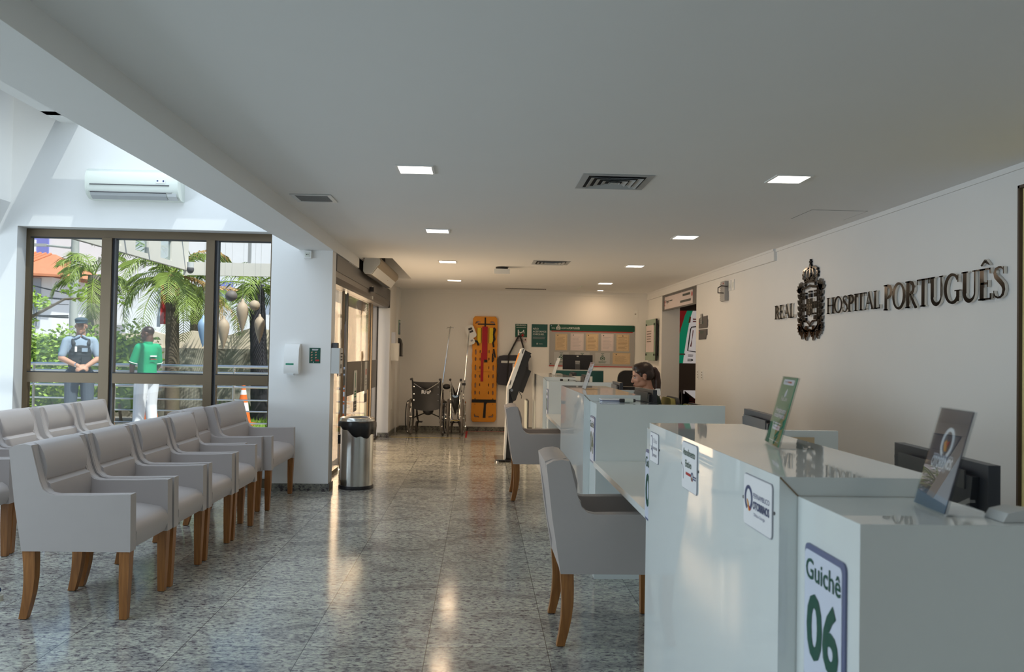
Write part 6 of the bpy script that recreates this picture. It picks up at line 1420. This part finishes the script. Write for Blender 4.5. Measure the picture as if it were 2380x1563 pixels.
palm(-7.48, 16.2, 2.75, .12, 'barkgrey', 'palm with a pale lichen covered trunk right of the officer', 11, 1.0, 33, sheath=False, dry=0)
palm(-4.18, 15.9, 2.6, .15, 'barkdk', 'palm with a dark rough trunk at the right edge of the window', 16, 1.7, 47, lean=-.12, sheath=False, dry=0)
palm(-2.35, 14.9, 2.75, .11, 'bark', 'palm whose fronds hang in front of the cream garden wall, seen through the door', 14, 1.4, 52, sheath=False, dry=0)
palm(-6.45, 18.9, 2.6, .12, 'bark', 'smaller palm farther back between the two trunks in the middle pane', 14, 1.5, 61, sheath=False, dry=3)
b = MB(); rd = random.Random(9)
for k in range(40):
    x, y = rd.uniform(-5.2, -3.0), rd.uniform(16.3, 16.8)
    for j in range(7): a = rd.uniform(0, 6.28); q = V((math.cos(a)*.16, math.sin(a)*.16, rd.uniform(.2, .42))); w = V((-math.sin(a), math.cos(a), 0))*.014; b.faces('leaf2', [V((x, y, 0))-w, V((x, y, 0))+w, V((x, y, 0))+q*.7+w, V((x, y, 0))+q], [(0, 1, 2, 3)])
o = tag(b.build('border_plants', smooth=False), 'low spiky plants along the foot of the garden wall', 'plants'); o['kind'] = 'stuff'
for x, y, l in ((-4.17, 14.75, 'orange and white traffic cone on the lawn edge, right window pane'), (-5.68, 14.5, 'orange and white traffic cone half hidden behind the chair backs, middle pane'), (-2.37, 14.65, 'orange and white traffic cone seen through the sliding door')):
    t = thing('traffic_cone', l, 'traffic cone', (x, y, 0), 'traffic cones on the lawn'); z = .021
    b = MB(); b.box('coneor', x-.19, x+.19, y-.19, y+.19, z, z+.035, bev=.012); b.build('base', t)
    b = MB()
    for m_, z0, z1 in (('coneor', .035, .25), ('paper', .25, .40), ('coneor', .40, .54), ('paper', .54, .62), ('coneor', .62, .73)): b.cyl(m_, (x, y, z+z0), (x, y, z+z1), .145-.165*z0/.75*.75, .145-.165*z1/.75*.75, 20)
    b.build('cone', t)
# banner
b = MB(); b.box('red', -5.98, -5.80, 15.6, 15.62, 1.80, 2.62); b.box('plate', -6.04, -5.98, 15.6, 15.62, 1.75, 2.5); tag(b.build('street_banner', smooth=False), 'narrow red and pale banner hanging between the palms', 'banner')
# canopy over the terrace: fascia beams with glazed squares, eave and clerestory bars
t = thing('terrace_canopy', 'cream entrance canopy with square glazed openings above the terrace', 'canopy', (-3, 10.5, 2.6))
b = MB(); X0 = -4.29; 
zz = (2.50, 2.93)
b.box('paleroof', X0-.05, X0, 8.4, 12.2, 2.50, 2.57); b.box('paleroof', X0-.05, X0, 8.4, 12.2, 2.86, 2.95)
for y0, y1 in ((8.4, 8.75), (9.15, 9.55), (9.95, 10.35), (10.75, 11.15), (11.55, 12.2)): b.box('paleroof', X0-.05, X0, y0, y1, 2.57, 2.86)
b.box('paleroof', X0-.05, -1.7, 12.15, 12.2, 2.43, 2.62); b.box('dkgrey', X0-.06, X0-.04, 8.4, 12.2, 2.50, 2.515)
b.build('fascia', t, smooth=False)
for y in (8.75, 9.55, 10.35, 11.15): p = MB(); p.box('winglass', X0-.03, X0-.024, y, y+.40, 2.57, 2.86); p.build('glazed_square', t, smooth=False)
b = MB()
for y in (8.9, 10.0, 11.1, 12.17): b.box('grey', X0-.04, X0, y-.025, y+.025, 2.95, 3.9)
for x in (-3.4, -2.6): b.box('grey', x-.02, x+.02, 12.15, 12.19, 2.62, 3.9)
b.build('clerestory_bar', t, smooth=False)
b = MB(); b.box('paleroof', -2.0, -1.62, 8.4, 12.6, 3.3, 3.4); b.build('roof_slab', t, smooth=False)
b = MB(); b.box('paleroof', -2.3, -2.1, 12.0, 12.2, GZ, 2.43); b.build('column', t, smooth=False)
b = MB(); b.ball('dkgrey', (-4.05, 11.6, 2.46), (.05, .05, .06), 14, 8); b.cyl('ltgrey', (-4.05, 11.6, 2.48), (-4.05, 11.6, 2.56), .045); b.build('dome_camera', t)
b = MB()   # beam grid that carries the hanging ornaments
for y in (9.9, 10.6, 11.9): b.box('grey', X0, -1.66, y-.015, y+.015, 2.945, 2.975)
b.build('hanging_rail', t, smooth=False)
def seed(x, y, z0, z1, r, m_, lab, ball=False, top=2.945):
    t = thing('hanging_ornament', lab, 'ornament', (x, y, z0), 'carved ornaments hanging over the terrace')
    h = z1-z0; b = MB()
    if ball: b.lathe(m_, [(.002, z0)]+[(r*math.sin(PI*k/12), z0+h*(1-math.cos(PI*k/12))/2) for k in range(1, 12)]+[(.002, z1)], (x, y, 0), 20)
    else: b.lathe(m_, [(.003, z0), (r*.30, z0+h*.14), (r*.62, z0+h*.32), (r*.90, z0+h*.52), (r, z0+h*.66), (r*.92, z0+h*.76), (r*.60, z0+h*.85), (r*.26, z0+h*.91), (r*.22, z0+h*.97), (.003, z1)], (x, y, 0), 24)
    b.build('body', t)
    b = MB(); b.tube('grey', [(x, y, z1-.005), (x, y, top)], .0013, 5); b.build('cord', t)
seed(-3.18, 10.6, 1.97, 2.11, .075, 'seedgrey', 'dark carved ball hanging highest in the right window pane', True)
seed(-3.035, 10.6, 1.57, 2.01, .075, 'seed', 'large carved teardrop in the middle of the right window pane')
seed(-2.885, 10.6, 1.86, 1.99, .068, 'seed', 'light carved ball between the two teardrops in the right window pane', True)
seed(-2.815, 10.6, 1.44, 1.82, .066, 'seed', 'carved teardrop nearest the pillar in the right window pane')
seed(-3.05, 9.9, 1.36, 1.76, .068, 'seed', 'carved teardrop right beside the second window mullion')
seed(-3.29, 9.9, 1.38, 1.76, .062, 'bluefab', 'pale blue teardrop left of the second window mullion')
seed(-1.925, 11.9, 1.255, 1.80, .085, 'seedshade', 'large shaded teardrop hanging outside the sliding door')
seed(-1.74, 12.0, 1.85, 2.15, .068, 'seedshade', 'smaller teardrop high outside the sliding door')
# ---- buildings across the street
t = thing('apartment_building', 'large white building with a blue tiled flank across the street', 'building', (-19, 46, 0))
b = MB(); b.box('facade', -23.2, -8, 45, 52, -.1, 9.0); b.build('white_wing', t, smooth=False)
b = MB(); b.box('bluetile', -27, -23.2, 44.9, 52, -.1, 10.0); b.build('blue_wing', t, smooth=False)
b = MB(); b.box('facgrey', -21.6, -20.3, 44.9, 45.05, .4, 2.6); b.box('facgrey', -17.4, -15.8, 44.9, 45.05, 2.5, 3.9); b.box('bluetile', -14.6, -13.4, 44.9, 45.05, .5, 5.0); b.build('recess', t, smooth=False)
for x0, x1, z0, z1 in ((-25.2, -23.9, 6.0, 6.9), (-25.2, -23.9, 3.2, 4.2)):
    b = MB(); b.box('white', x0-.08, x1+.08, 44.82, 44.9, z0-.08, z1+.08); w = b.build('window', t, smooth=False)
    b = MB(); b.box('grille', x0, x1, 44.80, 44.83, z0, z1); b.build('pane', w, smooth=False)
b = MB(); b.box('ltgrey', -20.2, -18.6, 44.4, 45, 2.5, 2.62); b.box('facade', -20.2, -18.6, 44.4, 44.44, 2.62, 3.3); b.build('balcony', t, smooth=False)
t = thing('red_roofed_house', 'house with a red clay tile roof in front of the blue tiled flank', 'house', (-21, 38, 0))
b = MB(); b.box('facade', -24, -19.5, 38.2, 43, -.1, 4.45); b.box('facgrey', -20.75, -20.0, 38.15, 38.2, 2.2, 4.4); b.build('wall', t, smooth=False)
b = MB(); f = facing_us(0, 0, 40.6); b.faces('roof', [V((-25, 37.4, 4.75)), V((-18.75, 37.4, 4.52)), V((-20.6, 40.6, 5.75)), V((-25, 40.6, 6.1)), V((-25, 43.6, 4.6)), V((-18.75, 43.6, 4.52)), V((-25, 37.4, 4.6)), V((-18.75, 37.4, 4.42))], [(0, 1, 2, 3), (3, 2, 5, 4), (1, 5, 2), (6, 7, 1, 0)])
for k in range(17): x = -24.9+k*.24; b.tube('roof', [(x, 37.38, 4.77-.035*(x+25)*.98+.02), (min(x+.25, -20.6) if x < -20.6 else x*.5-10.3, 40.55 if x < -20.7 else 37.4+max(.2, (-18.75-x)*1.6), (6.05-.07*(x+25)) if x < -20.7 else 4.60+max(.05, (-18.75-x)*.55))], .06, 6)
b.build('tiled_roof', t, smooth=False)
b = MB()
for k in range(7): b.tube('pole', [(-20.7+.11*k, 38.05, 2.25), (-20.7+.11*k, 38.05, 3.1)], .02, 4)
b.build('balcony_rail', t, smooth=False)
t = thing('utility_pole', 'grey street utility pole with a lamp arm', 'pole', (-13.6, 28, 0))
b = MB(); b.tube('pole', [(-13.55, 28, -.1), (-13.6, 28, 7)], [.15, .11], 12); b.build('mast', t)
b = MB(); b.tube('pole', [(-13.6, 28, 4.62), (-14.6, 28, 4.70)], .04, 6); b.box('grey', -15.1, -14.5, 27.9, 28.1, 4.66, 4.74); b.build('lamp_arm', t)
for k, (z0, z1, r, l) in enumerate(((3.80, 3.05, .022, 'uppermost black cable running down to the utility pole'), (3.25, 2.86, .028, 'second thick black cable below the house roof line'), (2.60, 2.28, .035, 'thick bundled cable just above the hedge'), (2.95, 2.70, .012, 'thin cable between the two thick street cables'), (2.52, 2.34, .02, 'lowest black cable above the hedge, under the bundled one'))):
    b = MB(); b.tube('cable', [(-16.6+3.2*q/8, 27.3, z0+(z1-z0)*(q/8*1.0)+.25*(1-q/8)*(z0-z1)-.10*math.sin(PI*q/8)) for q in range(9)], r, 6); tag(b.build('street_cable'), l, 'cable', 'street cables')
st('wall_street', (-16, -12, 21.8, 22, -.1, 1.2), (-9, -3.6, 30, 30.2, -.1, 2.6), m='facade')
b = MB()
for x0, x1, y, z, m_ in ((-14, -9.5, 33, 3.2, 'facade'), (-9.2, -6.2, 34, 3.6, 'facgrey')): b.box(m_, x0, x1, y, y+4, -.1, z)
tag(b.build('low_houses', smooth=False), 'pale low houses behind the palms, middle window pane', 'building')
# ================================================================ light
w = bpy.data.worlds.new('sky'); SC.world = w; w.use_nodes = True
nt = w.node_tree; bg = nt.nodes['Background']; sky = nt.nodes.new('ShaderNodeTexSky'); sky.sky_type = 'NISHITA'; sky.sun_disc = False
SD = V((-.46, .42, -1.0)).normalized()         # the way the sunlight travels
sky.sun_elevation = math.asin(-SD.z); sky.sun_rotation = math.atan2(-SD.x, -SD.y)
sky.air_density = 1.2; sky.dust_density = 1.5; sky.ozone_density = 1.2
nt.links.new(sky.outputs[0], bg.inputs[0]); bg.inputs[1].default_value = .20
def light(kind, name, loc, d, energy, col, **k):
    l = bpy.data.lights.new(name, kind); l.energy = energy; l.color = col
    for a, v in k.items(): setattr(l, a, v)
    o = bpy.data.objects.new(name, l); COL.objects.link(o); o.location = loc; o.rotation_euler = V(d).to_track_quat('-Z', 'Y').to_euler(); return o
light('SUN', 'sun', (0, 0, 20), SD, 7.0, (1, .94, .86), angle=math.radians(.6))
# daylight falling through the roof glazing and the glazed side
light('AREA', 'roof_daylight', (-2.96, 4.3, 3.60), (0, 0, -1), 110, (.72, .86, 1), shape='RECTANGLE', size=1.9, size_y=7.4)
light('AREA', 'side_daylight', (-6.63, 3.1, 1.15), (1, 0, 0), 225, (.74, .88, 1), shape='RECTANGLE', size=8.0, size_y=1.9)
light('AREA', 'door_daylight', (-1.72, 11.0, 1.0), (1, 0, 0), 120, (1, .76, .50), shape='RECTANGLE', size=3.0, size_y=1.9)
WARM = (1, .68, .40)
for o in [o for o in COL.objects if o.type == 'EMPTY' and o.name.split('.')[0] == 'ceiling_light']:
    big = o.location.x < 2.0; far = o.location.y > 9
    light('AREA', 'downlight', (o.location.x, o.location.y, ZC-.0075), (0, 0, -1), (1.9 if big else 1.6)*(2.6 if far else 1.4 if o.location.y > 7 else .40), WARM if o.location.y > 7 else (1, .80, .60), shape='SQUARE', size=.19 if big else .09)
light('AREA', 'mural_room_lamp', (4.4, 13.2, 2.70), (0, 0, -1), 14, (1, .82, .66), shape='SQUARE', size=.6)
# ================================================================ camera
cam = bpy.data.cameras.new('camera'); co = bpy.data.objects.new('camera', cam); COL.objects.link(co); SC.camera = co
yaw, pitch, roll, hgt, fpx = .03758046, .02061074, .01743250, 1.37588, 1917.489
cam.sensor_fit = 'HORIZONTAL'; cam.sensor_width = 36; cam.lens = 36*fpx/2380; cam.clip_end = 300; cam.clip_start = .05
fw = V((math.sin(yaw)*math.cos(pitch), math.cos(yaw)*math.cos(pitch), math.sin(pitch))); r0 = V((math.cos(yaw), -math.sin(yaw), 0)); u0 = r0.cross(fw)
rr = r0*math.cos(roll)+u0*math.sin(roll); uu = u0*math.cos(roll)-r0*math.sin(roll)
co.matrix_world = Matrix(((rr.x, uu.x, -fw.x, 0), (rr.y, uu.y, -fw.y, 0), (rr.z, uu.z, -fw.z, hgt), (0, 0, 0, 1)))
cam.dof.use_dof = True; cam.dof.focus_distance = 5.5; cam.dof.aperture_fstop = 5.6
# ================================================================ picture settings
vs = SC.view_settings; SC.display_settings.display_device = 'sRGB'; vs.view_transform = 'Standard'; vs.look = 'None'; vs.exposure = 0.; vs.gamma = 1.; vs.use_curve_mapping = False
cy = SC.cycles; cy.use_denoising = True; cy.max_bounces = 10; cy.diffuse_bounces = 6; cy.glossy_bounces = 4; cy.transparent_max_bounces = 16; cy.transmission_bounces = 6; cy.sample_clamp_indirect = 6; cy.caustics_reflective = False; cy.caustics_refractive = False; cy.blur_glossy = .5
